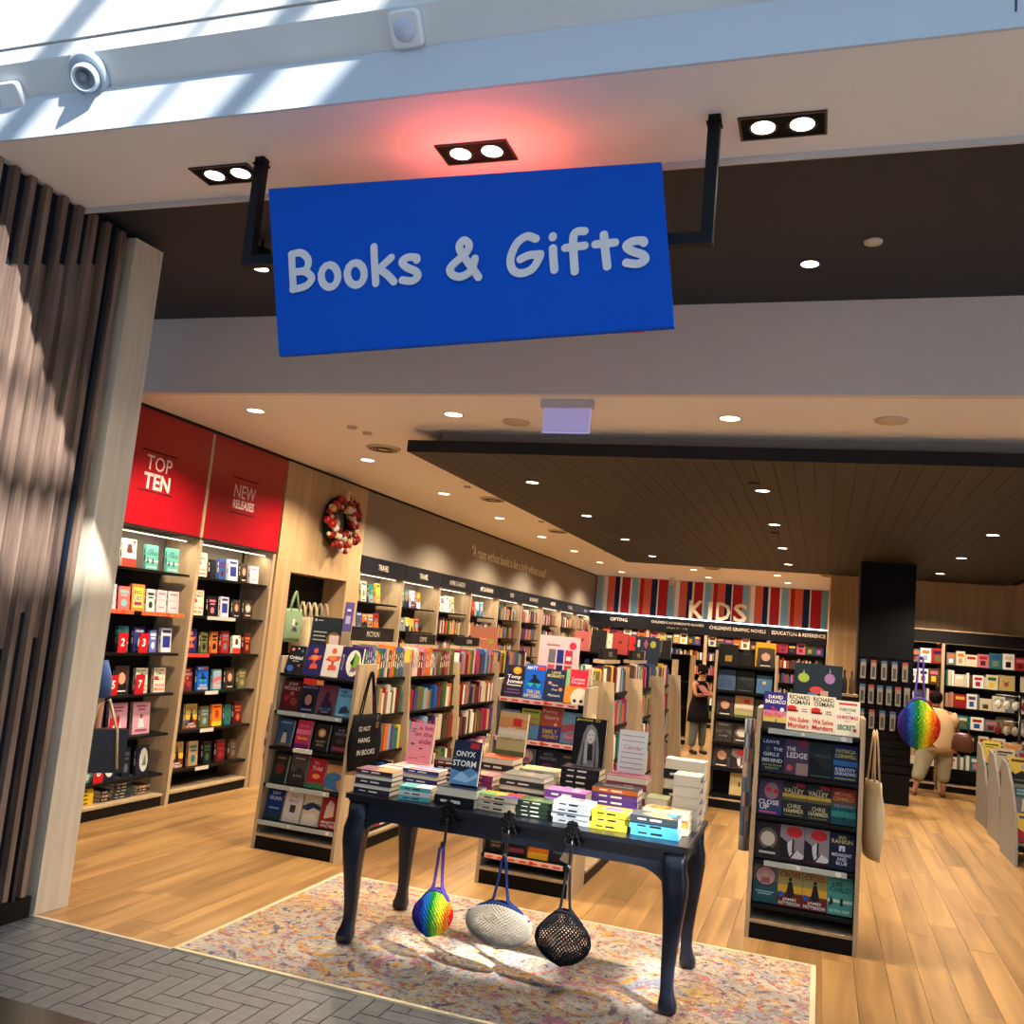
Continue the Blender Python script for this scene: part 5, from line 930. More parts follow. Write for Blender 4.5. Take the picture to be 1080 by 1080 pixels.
# middle rows
stack(-2.255, 5.34, 5, .026, [(60, 60, 130), (70, 66, 136)], 'blue and pink patterned paperback', 'patterned stack behind the teal books', 'patterned paperbacks behind the teal books', alt=True, cover=(226, 206, 206), spec=[('r', .1, .1, .4, .9, (206, 90, 120)), ('r', .6, .1, .9, .9, (90, 120, 190))])
stack(-1.885, 5.335, 5, .031, [(170, 60, 110)], 'magenta paperback', 'magenta stack behind the bright stack', 'magenta paperbacks', h=.2, cover=(196, 120, 130), spec=[('c', .5, .5, .3, .2, (220, 150, 90))])
stack(-1.62, 5.39, 6, .029, [(54, 54, 58), (110, 110, 112)], 'grey hardback', 'tall grey stack in the table centre', 'grey hardbacks in the table centre', alt=True, w=.20, h=.27, cover=(120, 118, 112), spec=[('c', .5, .5, .26, .2, (150, 140, 120))])
stack(-1.34, 5.325, 3, .045, [(120, 64, 140), (190, 140, 196)], ('thick purple paperback', 'thick lilac paperback'), 'purple stack behind the white books', 'purple paperbacks', h=.24, cover=(176, 120, 186), spec=[('r', .2, .2, .8, .4, (206, 170, 210))])
stack(-1.065, 5.335, 6, .031, [(80, 56, 130), (90, 60, 136), (200, 110, 50)], ('purple and orange paperback', 'violet paperback', 'orange spined paperback'), 'purple and orange stack behind the yellow books', 'purple and orange paperbacks', w=.155, h=.26, cover=(36, 34, 40), spec=[('t', 'GINA CHICK', .5, .5, .2, .7, TL)])
stack(-.765, 5.305, 3, .038, [(226, 206, 176), (224, 150, 70)], ('cream paperback', 'orange paperback'), 'orange sunburst stack near the right end', 'orange sunburst paperbacks', w=.145, h=.25, rz=-.02, cover=(226, 200, 170), spec=[('c', .5, .66, .4, .24, (230, 130, 40)), ('c', .5, .66, .2, .12, (250, 190, 80))])
# back rows
stack(-2.475, 5.36, 3, .037, [(206, 190, 170), (150, 110, 110)], 'cream magazine-format book', 'flat stack behind the corner stack', 'cream books behind the corner stack', w=.155, h=.21, rz=PI/2, cover=(206, 190, 186), alt=True, spec=[('r', .1, .2, .9, .4, (110, 60, 80))])
z2 = stack(-2.43, 5.62, 3, .034, [(236, 160, 170), (214, 190, 186)], ('pink hardback', 'pale pink hardback', 'pink hardback'), 'pink stack at the rear left', 'pink hardbacks', w=.19, h=.24, cover=(238, 160, 170))
stack(-2.19, 5.60, 6, .027, [(36, 28, 32), (140, 34, 36)], ('black paperback', 'red paperback'), 'black and red stack at the rear', 'black and red paperbacks', h=.19, w=.13, cover=(40, 34, 38))
z3 = stack(-1.87, 5.63, 6, .037, [(206, 120, 100), (60, 50, 50), (200, 190, 170)], ('terracotta paperback', 'black paperback', 'cream paperback'), 'mixed stack under the tan landscape book', 'books under the tan landscape book', w=.19, h=.23, alt=True, cover=(196, 90, 50))
stack(-1.605, 5.63, 5, .037, [(196, 186, 166), (150, 150, 150)], ('cream hardback', 'grey hardback'), 'cream stack at the rear centre', 'cream hardbacks at the rear centre', alt=True, w=.18, h=.235, cover=(206, 190, 130), spec=[('r', .1, .1, .9, .5, (160, 160, 150))])
z4 = stack(-1.340, 5.62, 7, .0325, [(24, 22, 28), (36, 33, 40)], 'black hardback', 'black stack under the portrait book', 'black hardbacks under the portrait book', w=.18, h=.235, cover=(50, 48, 54))
z5 = stack(-1.055, 5.63, 6, .0365, [(130, 60, 80), (206, 196, 180)], ('maroon hardback', 'cream hardback'), 'maroon stack under the white calendar book', 'maroon hardbacks under the calendar book', w=.18, h=.24, alt=True, cover=(150, 90, 110))
stack(-.735, 5.715, 6, .057, [(40, 40, 44), (206, 196, 176)], ('black thick hardback', 'cream thick hardback'), 'tallest stack at the rear right corner', 'thick hardbacks at the rear right corner', w=.14, h=.235, cover=(222, 216, 204), alt=True)
stack(-.855, 5.50, 4, .035, [(216, 206, 186)], 'cream paperback', 'low stack beside the purple emblem books', 'cream paperbacks beside the emblem stack', w=.125, h=.19, rz=PI/2, alt=True, cover=(150, 156, 120))
zt = BZ
for k in range(5):
    o = book(.15, .20, .058, (214, 204, 184), (), (222, 214, 198)); mb = MB().box(.0752, .0756, -.014, .014, .04, .10, (110, 80, 160)); mb.box(-.0756, -.0752, -.014, .014, .04, .10, (110, 80, 160)); e = mb.build('emblem', PRINT, o)
    Mx = Matrix.Rotation(PI, 4, 'Z') @ Matrix.Rotation(-PI/2, 4, 'X'); o.rotation_euler = Mx.to_euler('XYZ'); c = Mx @ Vector((0, 0, .10)); o.location = (-.688-c.x, 5.495-c.y, zt+.0295); zt += .0592
    tag(o, f'cream paperback with a purple emblem, {["bottom", "second", "third", "fourth", "top"][k]} one at the right table edge', 'book', 'cream paperbacks with purple emblems')
def standing(x, y, z, w, h, t, cs, label, lean=.22, turn=0):
    o = book(w, h, t, cs[0], cs[1]); o.location = (x, y, z+.004); o.rotation_euler = (-lean, 0, turn); return tag(o, label, 'book')
standing(-1.915, 5.12, zD, .165, .245, .05, ONYX, 'dark blue book with white title leaning upright at the table front', .24, .12)
standing(-2.445, 5.66, z2, .175, .255, .03, PINKB, 'bright pink book with red title standing at the rear left of the table', .16)
standing(-1.83, 5.67, z3, .19, .27, .03, WILD, 'tan landscape book standing at the table rear, left of the portrait book', .16)
standing(-1.325, 5.65, z4, .20, .285, .03, JACKIE, 'black and white portrait book of a long-haired woman standing on the table', .14)
standing(-1.06, 5.68, z5, .17, .25, .02, CALD, 'white calendar book standing upright near the right end of the table', .10)
# ------------------------------------------------------------------ hooks and net bags on the table edge
def hook(x, z, label):
    t = thing('ornate_hook', label, 'hook', (x, 4.938, z)); mb = MB(); Rh = random.Random(int(-x*100))
    for i in range(26):
        a = 2*PI*i/26*3.1; r_ = .010+.036*(i/26); mb.ball((r_*math.cos(a)*.85, -.012, .045+r_*math.sin(a)), .011+.003*Rh.random(), (16, 13, 13), 8, sy=.6)
    mb.build('rosette', MATTE, t)
    MB().box(-.035, .035, -.006, .003, -.04, -.02, (16, 13, 13)).build('scroll_plate', MATTE, t)
    for s_ in (-1, 1): MB().tube([(0, -.01, -.03), (s_*.03, -.012, -.045), (s_*.045, -.012, -.02), (s_*.03, -.012, .0)], .006, (16, 13, 13)).build('scroll', MATTE, t)
    MB().tube([(0, -.008, 0), (0, -.010, -.06), (0, -.012, -.13), (0, -.02, -.155), (0, -.04, -.16), (0, -.052, -.145), (0, -.054, -.125)], .008, (16, 13, 13), k=8).build('stem', SATIN, t)
def net_bag(label, x, y, ztop, w, h, zrim, colf, hcol, ns=34, rimdip=.03, lining=None, dep=.09, strap=.009, sc=1, lean=0, hw=.3, pear=True):
    """net shopper: crossed strands on a bulged body, dark rim, one looped handle over the hook"""
    t = thing('net_bag', label, 'bag', (x, y, ztop)); zr = zrim-ztop; zb = zr-h
    def P(a, f, k=1):
        # f 0 rim .. 1 bottom
        prof = [(.0, .36), (.10, .52), (.22, .78), (.38, .96), (.54, 1.0), (.70, .90), (.84, .68), (.94, .40), (1, .06)] if pear else [(.0, .66), (.10, .90), (.25, .99), (.42, 1.0), (.58, .95), (.72, .82), (.84, .62), (.94, .36), (1, .06)]
        for i in range(len(prof)-1):
            if prof[i][0] <= f <= prof[i+1][0]:
                g = (f-prof[i][0])/(prof[i+1][0]-prof[i][0]); r_ = prof[i][1]*(1-g)+prof[i+1][1]*g; break
        c = math.cos(a); side = abs(c)**2*(1-f)**2*-.18*h
        return Vector((w/2*r_*c*k+lean*f, dep/2*(.25+.75*math.sin(PI*min(.98, f+.05)))*math.sin(a)*k, zr-h*f-abs(c)**2*(1-f)*(.06 if pear else .16)*h))
    net = MB(); m_ = 16
    for s_ in (-1, 1):
        for i in range(ns):
            pts = []
            for j in range(m_+1): f = j/m_; pts.append(P(2*PI*i/ns+s_*f*1.9, f))
            net.tube(pts, .0030*sc, (0, 0, 0), k=3); base = len(net.c)-(m_*3+2)
            for q in range(m_):
                for e in range(3): net.c[base+q*3+e] = lin(colf(pts[q].x/(w/2), (q+.5)/m_))
            net.c[-1] = net.c[-2] = net.c[-3]
    o = net.build('net', FABRIC, t)
    if lining:
        rings = [[P(2*PI*j/32, i/12, .95) for j in range(32)] for i in range(13)]
        MB().ring_surface(rings[::-1], (0, 0, 0), colf=lambda a, i: lining(math.cos(2*PI*(i+.5)/32), (12-a)/12)).build('inner_net', FABRIC, t)
    rim = [P(2*PI*j/32, 0) for j in range(33)]; MB().tube(rim, .009*sc, hcol, k=6, flat=.8).build('rim', FABRIC, t)
    e1, e2 = P(PI, .0), P(0, .0)
    for yy in (-1, 1):
        a0 = Vector((e1.x*hw/.3*.62, yy*.012, zr-.01)); a1 = Vector((e2.x*hw/.3*.62, yy*.012, zr-.01)); a2 = P(PI, .16); a3 = P(0, .16)
        pts = [a2+Vector((0, yy*.006, 0)), a0*1.0+Vector((0, 0, .02))]+[Vector((a0.x*(1-q/6)**1.3-.012*sc*(q/6), yy*.006-.0, zr+(-zr)*q/6)) for q in range(1, 6)]+[Vector((-.010*sc, yy*.005, -.008)), Vector((0, yy*.005, 0)), Vector((.010*sc, yy*.005, -.008))]+[Vector((a1.x*(q/6)**1.3+.012*sc*(1-q/6), yy*.006, zr+(-zr)*(1-q/6))) for q in range(1, 6)]+[a1+Vector((0, 0, .02)), a3+Vector((0, yy*.006, 0))]
        MB().tube(pts, strap*sc, hcol, k=6, flat=.6).build('handle', FABRIC, t)
    return t
RBW = [(70, 50, 140), (40, 50, 140), (40, 110, 200), (30, 130, 60), (120, 190, 60), (240, 220, 50), (236, 130, 40), (206, 40, 40)]
def rb(x, f): return RBW[max(0, min(7, int((x+.0+1)*4)))]
hook(-1.92, .805, 'black ornate hook on the table edge above the rainbow bag')
hook(-1.56, .80, 'black ornate hook on the table edge above the white net bag')
hook(-1.205, .80, 'black ornate hook on the table edge above the black net bag')
net_bag('small rainbow striped net bag hanging from the left hook of the table', -1.925, 4.90, .652, .235, .25, .425, rb, (92, 72, 160), 34, lining=rb, lean=-.03)
wh = lambda x, f: (176, 166, 150)
net_bag('white net bag with navy handles hanging from the middle hook of the table', -1.56, 4.90, .652, .37, .23, .42, wh, (30, 42, 84), 46, hw=.17, dep=.12, pear=False)
bk = lambda x, f: (28, 28, 32)
net_bag('black see-through net bag hanging from the right hook of the table', -1.205, 4.90, .652, .30, .27, .44, bk, (26, 28, 34), 40, hw=.24, dep=.11)
net_bag('large rainbow striped net bag hanging at the right corner of the black column', 1.28, 13.90, 2.02, .54, .68, 1.46, rb, (92, 76, 170), 34, lining=rb, sc=2.6, dep=.2)
hk = MB().tube([(1.201, 14.1, 2.03), (1.26, 14.0, 2.04), (1.285, 13.92, 1.985), (1.285, 13.86, 1.99), (1.285, 13.84, 2.03)], .010, (30, 28, 28), k=6).build('wall_hook', METAL); tag(hk, 'small dark hook holding the large rainbow bag on the column', 'hook')
# ------------------------------------------------------------------ hanging sign
fr_ = thing('sign_frame', 'black steel hanging frame fixed under the white soffit', 'frame', (0, 0, 0))
for x in (-2.765, -.53): MB().box(x-.025, x+.025, 3.65, 3.70, 3.56, 4.079, (20, 22, 26)).build('post', METAL if 0 else DARKLAM, fr_)
MB().box(-2.79, -.505, 3.65, 3.70, 3.51, 3.5595, (20, 22, 26)).build('bottom_bar', DARKLAM, fr_)
for x in (-2.765, -.53): MB().box(x-.032, x+.032, 3.645, 3.705, 4.04, 4.048, (26, 28, 32)).build('collar', METAL, fr_)
rs = thing('red_sign', 'red lit sign panel almost hidden behind the blue sign board', 'sign', (-2.565, 3.72, 3.17))
MB().box(0, 1.78, 0, .06, 0, .62, (206, 30, 30)).build('panel', SATIN, rs); MB().box(.05, 1.73, .005, .055, .6205, .626, (255, 60, 40)).build('light_strip', REDGLOW, rs)
rl = bpy.data.lights.new('red_sign_light', 'AREA'); rl.shape = 'RECTANGLE'; rl.size = .5; rl.size_y = .05; rl.energy = 4; rl.color = (1, .10, .05)
ro = bpy.data.objects.new('red_sign_light', rl); COL.objects.link(ro); ro.location = (-1.62, 3.75, 3.81); ro.rotation_euler = (PI, 0, 0)
C4 = [Vector((-2.650, 3.60, 3.872)), Vector((-.732, 3.60, 3.852)), Vector((-.628, 3.60, 3.132)), Vector((-2.470, 3.60, 3.030))]
sg = thing('hanging_sign', 'large blue sign board lettered Books & Gifts hanging above the entrance', 'sign', (-1.62, 3.60, 3.47)); O = Vector((-1.62, 3.60, 3.47))
MB().prism([tuple(c-O) for c in C4], (0, .03, 0), (0, 82, 196)).build('board', MATTE, sg)
for x in (-2.3, -.95): MB().box(x+1.62-.02, x+1.62+.02, .031, .049, .03, .09, (20, 22, 26)).build('bracket', DARKLAM, sg)
def bil(s, t): a = C4[0].lerp(C4[1], s); b = C4[3].lerp(C4[2], s); return a.lerp(b, t)-O
def PX(px, py):   # artwork coordinates of the board (411 x 176 units), measured along its own edges
    dx, dy = px-291, py-209; det = 411*176+27*12; s_ = (dx*176-dy*12)/det; t_ = (dy*411+dx*27)/det; return bil(s_, t_)
def arc(cx, cy, rx, ry, a0, a1, n=14): return [(cx+rx*math.cos(math.radians(a0+(a1-a0)*i/n)), cy-ry*math.sin(math.radians(a0+(a1-a0)*i/n))) for i in range(n+1)]
k5 = 4.909
def cvt(l, ox, oy=230): return [(ox+x/k5, oy+y/k5) for x, y in l]
def smooth(l, n=6):
    out = []
    for i in range(len(l)-1):
        p0, p1, p2, p3 = l[max(0, i-1)], l[i], l[i+1], l[min(len(l)-1, i+2)]
        for j in range(n):
            t = j/n; out.append(tuple(.5*((2*p1[q])+(-p0[q]+p2[q])*t+(2*p0[q]-5*p1[q]+4*p2[q]-p3[q])*t*t+(-p0[q]+3*p1[q]-3*p2[q]+p3[q])*t**3) for q in (0, 1)))
    return out+[l[-1]]
LET = [
 ('B', 290, [[(142, 245), (146, 330), (152, 428)], [(142, 245), (200, 238), (240, 275), (225, 325), (160, 338)], [(160, 338), (225, 338), (262, 372), (225, 412), (152, 428)]]),
 ('o', 290, [arc(360, 357, 48, 58, 90, 450)]), ('o', 290, [arc(507, 346, 48, 58, 90, 450)]),
 ('k', 290, [[(608, 205), (612, 300), (618, 395)], [(703, 262), (660, 300), (625, 335)], [(640, 322), (680, 350), (718, 388)]]),
 ('s', 290, [[(840, 275), (835, 262), (790, 262), (762, 285), (785, 312), (835, 335), (845, 362), (815, 384), (764, 380)]]),
 ('ampersand', 490, [[(178, 366), (140, 310), (92, 240), (82, 200), (106, 174), (132, 200), (112, 245), (60, 290), (33, 325), (48, 355), (90, 364), (140, 335), (162, 272)]]),
 ('G', 490, [[(462, 168), (420, 154), (370, 190), (338, 270), (350, 330), (395, 347), (450, 320), (485, 252)], [(485, 250), (430, 256), (388, 276)]]),
 ('i', 490, [[(544, 218), (546, 270), (551, 330)], [(544, 155), (544, 161)]]),
 ('f', 490, [[(694, 130), (660, 132), (642, 160), (642, 240), (648, 340)], [(604, 218), (695, 207)]]),
 ('t', 490, [[(784, 150), (790, 230), (799, 316)], [(745, 200), (835, 192)]]),
 ('s', 490, [[(966, 196), (960, 184), (915, 188), (888, 212), (912, 238), (960, 258), (972, 284), (940, 306), (888, 300)]])]
for nm, ox, strokes in LET:
    mb = MB(); cnt = 0; y = -.002
    for st_ in strokes:
        P_ = [PX(*p) for p in cvt(smooth(st_) if len(st_) < 15 else st_, ox)]; hw = .0185
        for i in range(len(P_)-1):
            a, b = P_[i], P_[i+1]; d_ = (b-a)
            if d_.length < 1e-6: continue
            nn = Vector((-d_.z, 0, d_.x)).normalized()*hw; cnt += 1
            mb.poly([(p.x, y-.00006*cnt, p.z) for p in (a+nn, a-nn, b-nn, b+nn)], (220, 220, 222))
        for i, p in enumerate(P_):
            cnt += 1; mb.poly([(p.x+hw*math.cos(2*PI*j/14), y-.00006*cnt, p.z+hw*math.sin(2*PI*j/14)) for j in range(14)], (220, 220, 222))
    # a thin backing so that the letters are raised shapes, not print
    mb.build('letter', MATTE, sg)
# ------------------------------------------------------------------ ceiling things
for k, x in enumerate((-3.05, -1.655, -.26)):
    t = thing('twin_downlight', f'black recessed twin downlight in the soffit, {["left", "middle, washed by red light", "right"][k]} one of three', 'light', (x, 3.785, 4.079))
    for (a, b, c, d) in ((-.18, .18, -.09, -.08), (-.18, .18, .08, .09), (-.18, -.17, -.0799, .0799), (.17, .18, -.0799, .0799)): MB().box(a, b, c, d, -.008, 0, (26, 25, 25)).build('frame', SATIN, t)
    MB().box(-.17, .17, -.08, .08, -.003, 0, (10, 10, 10)).build('recess_plate', MATTE, t)
    for q in (-.08, .08):
        MB().lathe([(.058, -.006), (.064, -.006), (.064, -.0035), (.058, -.0035)], (q, 0, 0), (20, 19, 18), 24, ring=True).build('lamp_ring', SATIN, t)
        MB().lathe([(.0001, -.0055), (.05, -.0055), (.05, -.0035), (.0001, -.0035)], (q, 0, 0), (255, 240, 210), 24).build('lamp', LAMP, t)
    spot('downlight_beam', (x, 3.785, 4.05), 70, (1, .85, .62), 2.0)
def downlight(p, label, r=.055, ring=(220, 212, 200), group=None):
    t = thing('downlight', label, 'light', p, group=group)
    MB().lathe([(r, -.004), (r+.018, -.004), (r+.018, 0), (r, 0)], (0, 0, 0), ring, 24, ring=True).build('trim_ring', SATIN, t); MB().lathe([(.0001, -.003), (r, -.003), (r, 0), (.0001, 0)], (0, 0, 0), (255, 240, 210), 24).build('lamp', LAMP, t)
for k, p in enumerate(ROW_LIGHTS):
    downlight(p, f'round white downlight, {ORD[k]} along the left wall row' if k < 8 else ['round white downlight left of the exit sign', 'round white downlight right of the exit sign', 'round white downlight at the far right front'][k-8], .07)
for k, p in enumerate(BACK_LIGHTS): downlight(p, f'small round downlight, {ORD[k]} of four before the striped wall', .07)
for k, p in enumerate(CANOPY_LIGHTS): downlight(p, f'small downlight in the dark canopy, {["left", "middle", "right"][k//4]} row, {ORD[k % 4]} from the front', .06, (30, 26, 22))
for k, p in enumerate(RECESS_LIGHTS): downlight(p, ['round downlight in the dark recess ceiling at right', 'round downlight in the dark recess ceiling at left'][k], .05, (30, 28, 28))
def disc(name, label, cat, p, r, col, h=.012, slots=0):
    t = thing(name, label, cat, p); MB().lathe([(r*.97, -h), (r, 0), (.0001, 0)], (0, 0, 0), col, 28).build('body', PAINT, t) if 0 else MB().lathe([(.0001, -h), (r*.94, -h), (r, -.001), (.0001, -.001)], (0, 0, 0), col, 28).build('body', PAINT, t)
    for q in range(slots): rr = r*(.35+.18*q); MB().lathe([(rr, -h-.004), (rr+r*.07, -h-.004), (rr+r*.07, -h-.0005), (rr, -h-.0005)], (0, 0, 0), (70, 60, 50), 28, ring=True).build('slot_ring', MATTE, t)
    return t
disc('ceiling_speaker', 'flat round ceiling speaker left of the exit sign', 'speaker', (-2.38, 6.77, 3.5), .11, (196, 178, 156)); disc('ceiling_speaker', 'flat round ceiling speaker at the right, above the canopy', 'speaker', (.37, 6.57, 3.5), .11, (206, 190, 168))
for k, p in enumerate([(-4.11, 7.9, 3.5), (-4.05, 10.9, 3.5), (-4.05, 14.0, 3.5), (-2.2, 19.0, 3.5), (.05, 19.0, 3.5)]): disc('air_diffuser', f'round ceiling air diffuser, {ORD[k]} going towards the back', 'vent', p, .17, (206, 190, 168), .02, 3)
for k, p in enumerate([(-3.98, 7.02, 3.5), (-3.95, 7.25, 3.5), (-4.05, 10.0, 3.5), (-4.0, 12.9, 3.5), (-3.9, 16.8, 3.5)]): disc('smoke_detector', f'tiny ceiling sensor, {ORD[k]} going towards the back', 'sensor', p, .045, (196, 180, 160), .02)
disc('sprinkler_cover', 'small white round cover in the dark recess ceiling', 'sprinkler', (.16, 5.08, 4.12), .05, (206, 190, 170))
for k, p in enumerate([(-.62, 8.05, 3.3), (-.60, 11.3, 3.3)]): disc('sprinkler_cover', f'small dark round cover in the canopy, {["nearer", "farther"][k]} one', 'sprinkler', p, .05, (60, 50, 40))
es = thing('exit_sign', 'blank backlit acrylic exit sign on a white housing under the ceiling', 'sign', (-1.775, 6.10, 3.5))
MB().box(-.19, .19, -.03, .03, -.06, -.001, (196, 188, 190)).build('housing', PAINT, es); MB().box(-.17, .17, -.006, .006, -.235, -.0605, (160, 150, 190)).build('panel', ACRYL, es)
MB().box(.1705, .175, -.007, .007, -.235, -.0605, (150, 160, 255)).build('lit_edge', EXITGLOW, es); MB().box(-.17, .175, -.007, .007, -.240, -.2355, (150, 160, 255)).build('lit_edge', EXITGLOW, es)
# projector lamp behind the left post, nozzle, sensor box on the mall cove
tl_ = thing('track_spotlight', 'small black spotlight behind the left sign post', 'light', (-3.42, 4.66, 4.12)); MB().tube([(0, 0, 0), (0, 0, -.06)], .012, (18, 18, 20)).build('stem', METAL, tl_)
MB().lathe([(.05, -.13), (.06, -.12), (.06, -.06), (.04, -.05), (.0001, -.05)], (0, 0, 0), (16, 16, 18), 20).build('head', DARKLAM, tl_)
def cove(x, f): return Vector((x, 3.31-.11*f, 4.30+.13*f))
nrm = Vector((0, -.763, -.646)); qn = nrm.to_track_quat('Z', 'Y').to_matrix().to_4x4()
nz = thing('air_nozzle', 'round grey air nozzle on the sloping mall cove at top left', 'nozzle', cove(-3.52, .42)+nrm*.001)
MB().lathe([(.0001, 0), (.115, 0), (.115, .008), (.095, .028), (.08, .02), (.06, .02), (.0001, .02)], (0, 0, 0), (170, 184, 200), 28, M=qn).build('collar', SATIN, nz)
q3 = (nrm+Vector((.35, 0, -.1))).normalized().to_track_quat('Z', 'Y').to_matrix().to_4x4()
MB().lathe([(.062, 0), (.066, .06), (.060, .09), (.052, .09), (.048, .03), (.0001, .025)], (0, 0, 0), (186, 200, 214), 28, M=q3).build('tube', SATIN, nz)
MB().ball(tuple(nrm*.05), .03, (120, 134, 150), 12).build('jet_core', SATIN, nz)
sb = thing('wireless_box', 'white rounded sensor box on the sloping mall cove, top centre', 'device', cove(-1.80, .5)+nrm*.001)
bb = MB(); rgs = []
for (s_, hgt) in ((.072, 0), (.075, .006), (.075, .028), (.066, .038)):
    rgs.append([tuple(qn @ Vector((s_*math.copysign(abs(math.cos(a))**.35, math.cos(a)), s_*math.copysign(abs(math.sin(a))**.35, math.sin(a)), hgt))) for a in [2*PI*j/24 for j in range(24)]])
bb.ring_surface(rgs, (226, 226, 230)).build('case', SATIN, sb); MB().lathe([(.0001, .0385), (.05, .0385), (.045, .046), (.0001, .048)], (0, 0, 0), (200, 204, 226), 20, M=qn).build('lens_cap', SATIN, sb)
sc_ = thing('wireless_box', 'white sensor box cut off by the left picture edge', 'device', cove(-4.02, .12)+nrm*.001); MB().ring_surface(rgs, (226, 226, 230)).build('case', SATIN, sc_)
cm = thing('dome_camera', 'small white security camera on the ceiling in the far left corner', 'camera', (-3.55, 22.6, 3.5)); MB().box(-.06, .06, -.06, .06, -.05, -.001, (206, 200, 190)).build('mount', PAINT, cm); MB().ball((0, 0, -.10), .07, (190, 186, 180), 14).build('dome', SATIN, cm)
# ------------------------------------------------------------------ people
def skin_obj(name, pts, edges, mt, parent=None, sub=2, col=(190, 140, 110)):
    me = bpy.data.meshes.new(name); me.from_pydata([p[0] for p in pts], edges, []); o = bpy.data.objects.new(name, me); COL.objects.link(o)
    m_ = o.modifiers.new('Skin', 'SKIN'); m_.use_smooth_shade = True
    for i, p in enumerate(pts): r_ = p[1]; o.data.skin_vertices[0].data[i].radius = (r_, r_) if not isinstance(r_, tuple) else r_
    o.data.skin_vertices[0].data[0].use_root = True
    s_ = o.modifiers.new('Sub', 'SUBSURF'); s_.levels = s_.render_levels = sub
    dg = bpy.context.evaluated_depsgraph_get(); ev = o.evaluated_get(dg); m2 = bpy.data.meshes.new_from_object(ev)
    for at_ in list(m2.attributes):
        pass
    a = m2.attributes.new('Col', 'FLOAT_COLOR', 'FACE'); a.data.foreach_set('color', list(lin(col)+(1,))*len(m2.polygons))
    m2.materials.clear(); m2.materials.append(mt); o.modifiers.clear(); o.data = m2; m2.name = name
    m2.polygons.foreach_set('use_smooth', [True]*len(m2.polygons))
    if parent is not None: o.parent = parent
    return o
def limb(P, E, start, chain):
    i = start
    for c in chain: P.append(c); E.append((i, len(P)-1)); i = len(P)-1
    return i
def hand(P, E, w, d, side, s=1.0):
    """palm and five fingers from wrist index w along direction d"""
    d = Vector(d).normalized(); o = Vector(P[w][0]); a = d.cross(Vector((0, 0, 1))); a = a.normalized() if a.length > .1 else Vector((1, 0, 0)); 
    pm = limb(P, E, w, [(tuple(o+d*.045*s), (.032*s, .018*s)), (tuple(o+d*.085*s), (.034*s, .016*s))])
    for k, (off, ln) in enumerate([(-.027, .062), (-.009, .072), (.009, .068), (.027, .052)]):
        b = o+d*.09*s+a*off*s; limb(P, E, pm, [(tuple(b+d*.012*s), .009*s), (tuple(b+d*(.012+ln*.5)*s+Vector((0, 0, -.006))), .008*s), (tuple(b+d*(.008+ln)*s+Vector((0, 0, -.018))), .007*s)])
    limb(P, E, w+1, [(tuple(o+d*.05*s+a*side*.035*s), .011*s), (tuple(o+d*.085*s+a*side*.055*s), .009*s)])
def person(label, loc, rz, Hh, hip, chest, neck, head, armL, armR, legL, legR, skin=(176, 126, 98), girth=1.0):
    t = thing('person', label, 'person', loc, rz); P = [(hip, (.13*girth, .10*girth))]; E = []
    w_ = tuple((Vector(hip)+Vector(chest))/2); c = limb(P, E, 0, [(w_, (.115*girth, .09*girth)), (chest, (.14*girth, .10*girth)), (tuple(Vector(chest).lerp(Vector(neck), .6)), (.09*girth, .075*girth))]); 
    limb(P, E, c, [(neck, .05), (tuple(Vector(neck).lerp(Vector(head), .55)), .055), (head, (.075, .085)), (tuple(Vector(head)+Vector((0, 0, .075))), (.062, .07))])
    for arm, s in ((armL, -1), (armR, 1)):
        i = limb(P, E, 2, [(arm[0], .05*girth), (arm[1], .042*girth**.5), (arm[2], .026)]); d = Vector(arm[2])-Vector(arm[1]); hand(P, E, i, d, -s)
    for leg in (legL, legR):
        i = limb(P, E, 0, [(leg[0], .09*girth), (leg[1], .06), (leg[2], .038), (tuple(Vector(leg[2])+Vector((0, 0, -.045))), .036), (tuple(Vector(leg[2])+Vector(leg[3])*.13+Vector((0, 0, -.055))), .03)])
    skin_obj('body', P, E, SKIN, t, 1, skin)
    return t
def garment(name, rows, col, parent):
    rg = [[(rx*math.cos(a)*(1+.02*math.sin(5*a+z*9)), cy+ry*math.sin(a)*(1+.02*math.cos(4*a)), z) for a in [2*PI*j/24 for j in range(24)]] for z, rx, ry, cy in rows]
    return MB().ring_surface(rg[::-1], col).build(name, FABRIC, parent)
def face(t, head, fwd, hair, skin, bun=None, hair_r=.098):
    h = Vector(head); f = Vector(fwd).normalized(); s = f.cross(Vector((0, 0, 1))).normalized()
    hd = MB(); hd.ball(tuple(h+Vector((0, 0, .035))-f*.018), hair_r, hair, 16, sz=1.08)
    if bun: hd.ball(tuple(h+Vector(bun)), .05, hair, 12)
    hd.build('hair', FABRIC, t)
    fc = MB(); fc.ball(tuple(h+f*.075+Vector((0, 0, -.002))), .016, skin, 8, sz=1.4); fc.build('nose', SKIN, t)
    for q in (-1, 1):
        MB().ball(tuple(h+f*.078+s*q*.03+Vector((0, 0, .022))), .009, (30, 22, 20), 8).build('eye', SATIN, t)
        MB().ball(tuple(h+s*q*.082), .02, skin, 8, sx=.6).build('ear', SKIN, t)
    MB().ball(tuple(h+f*.078+Vector((0, 0, -.045))), .017, (150, 70, 66), 8, sz=.4).build('mouth', SKIN, t)
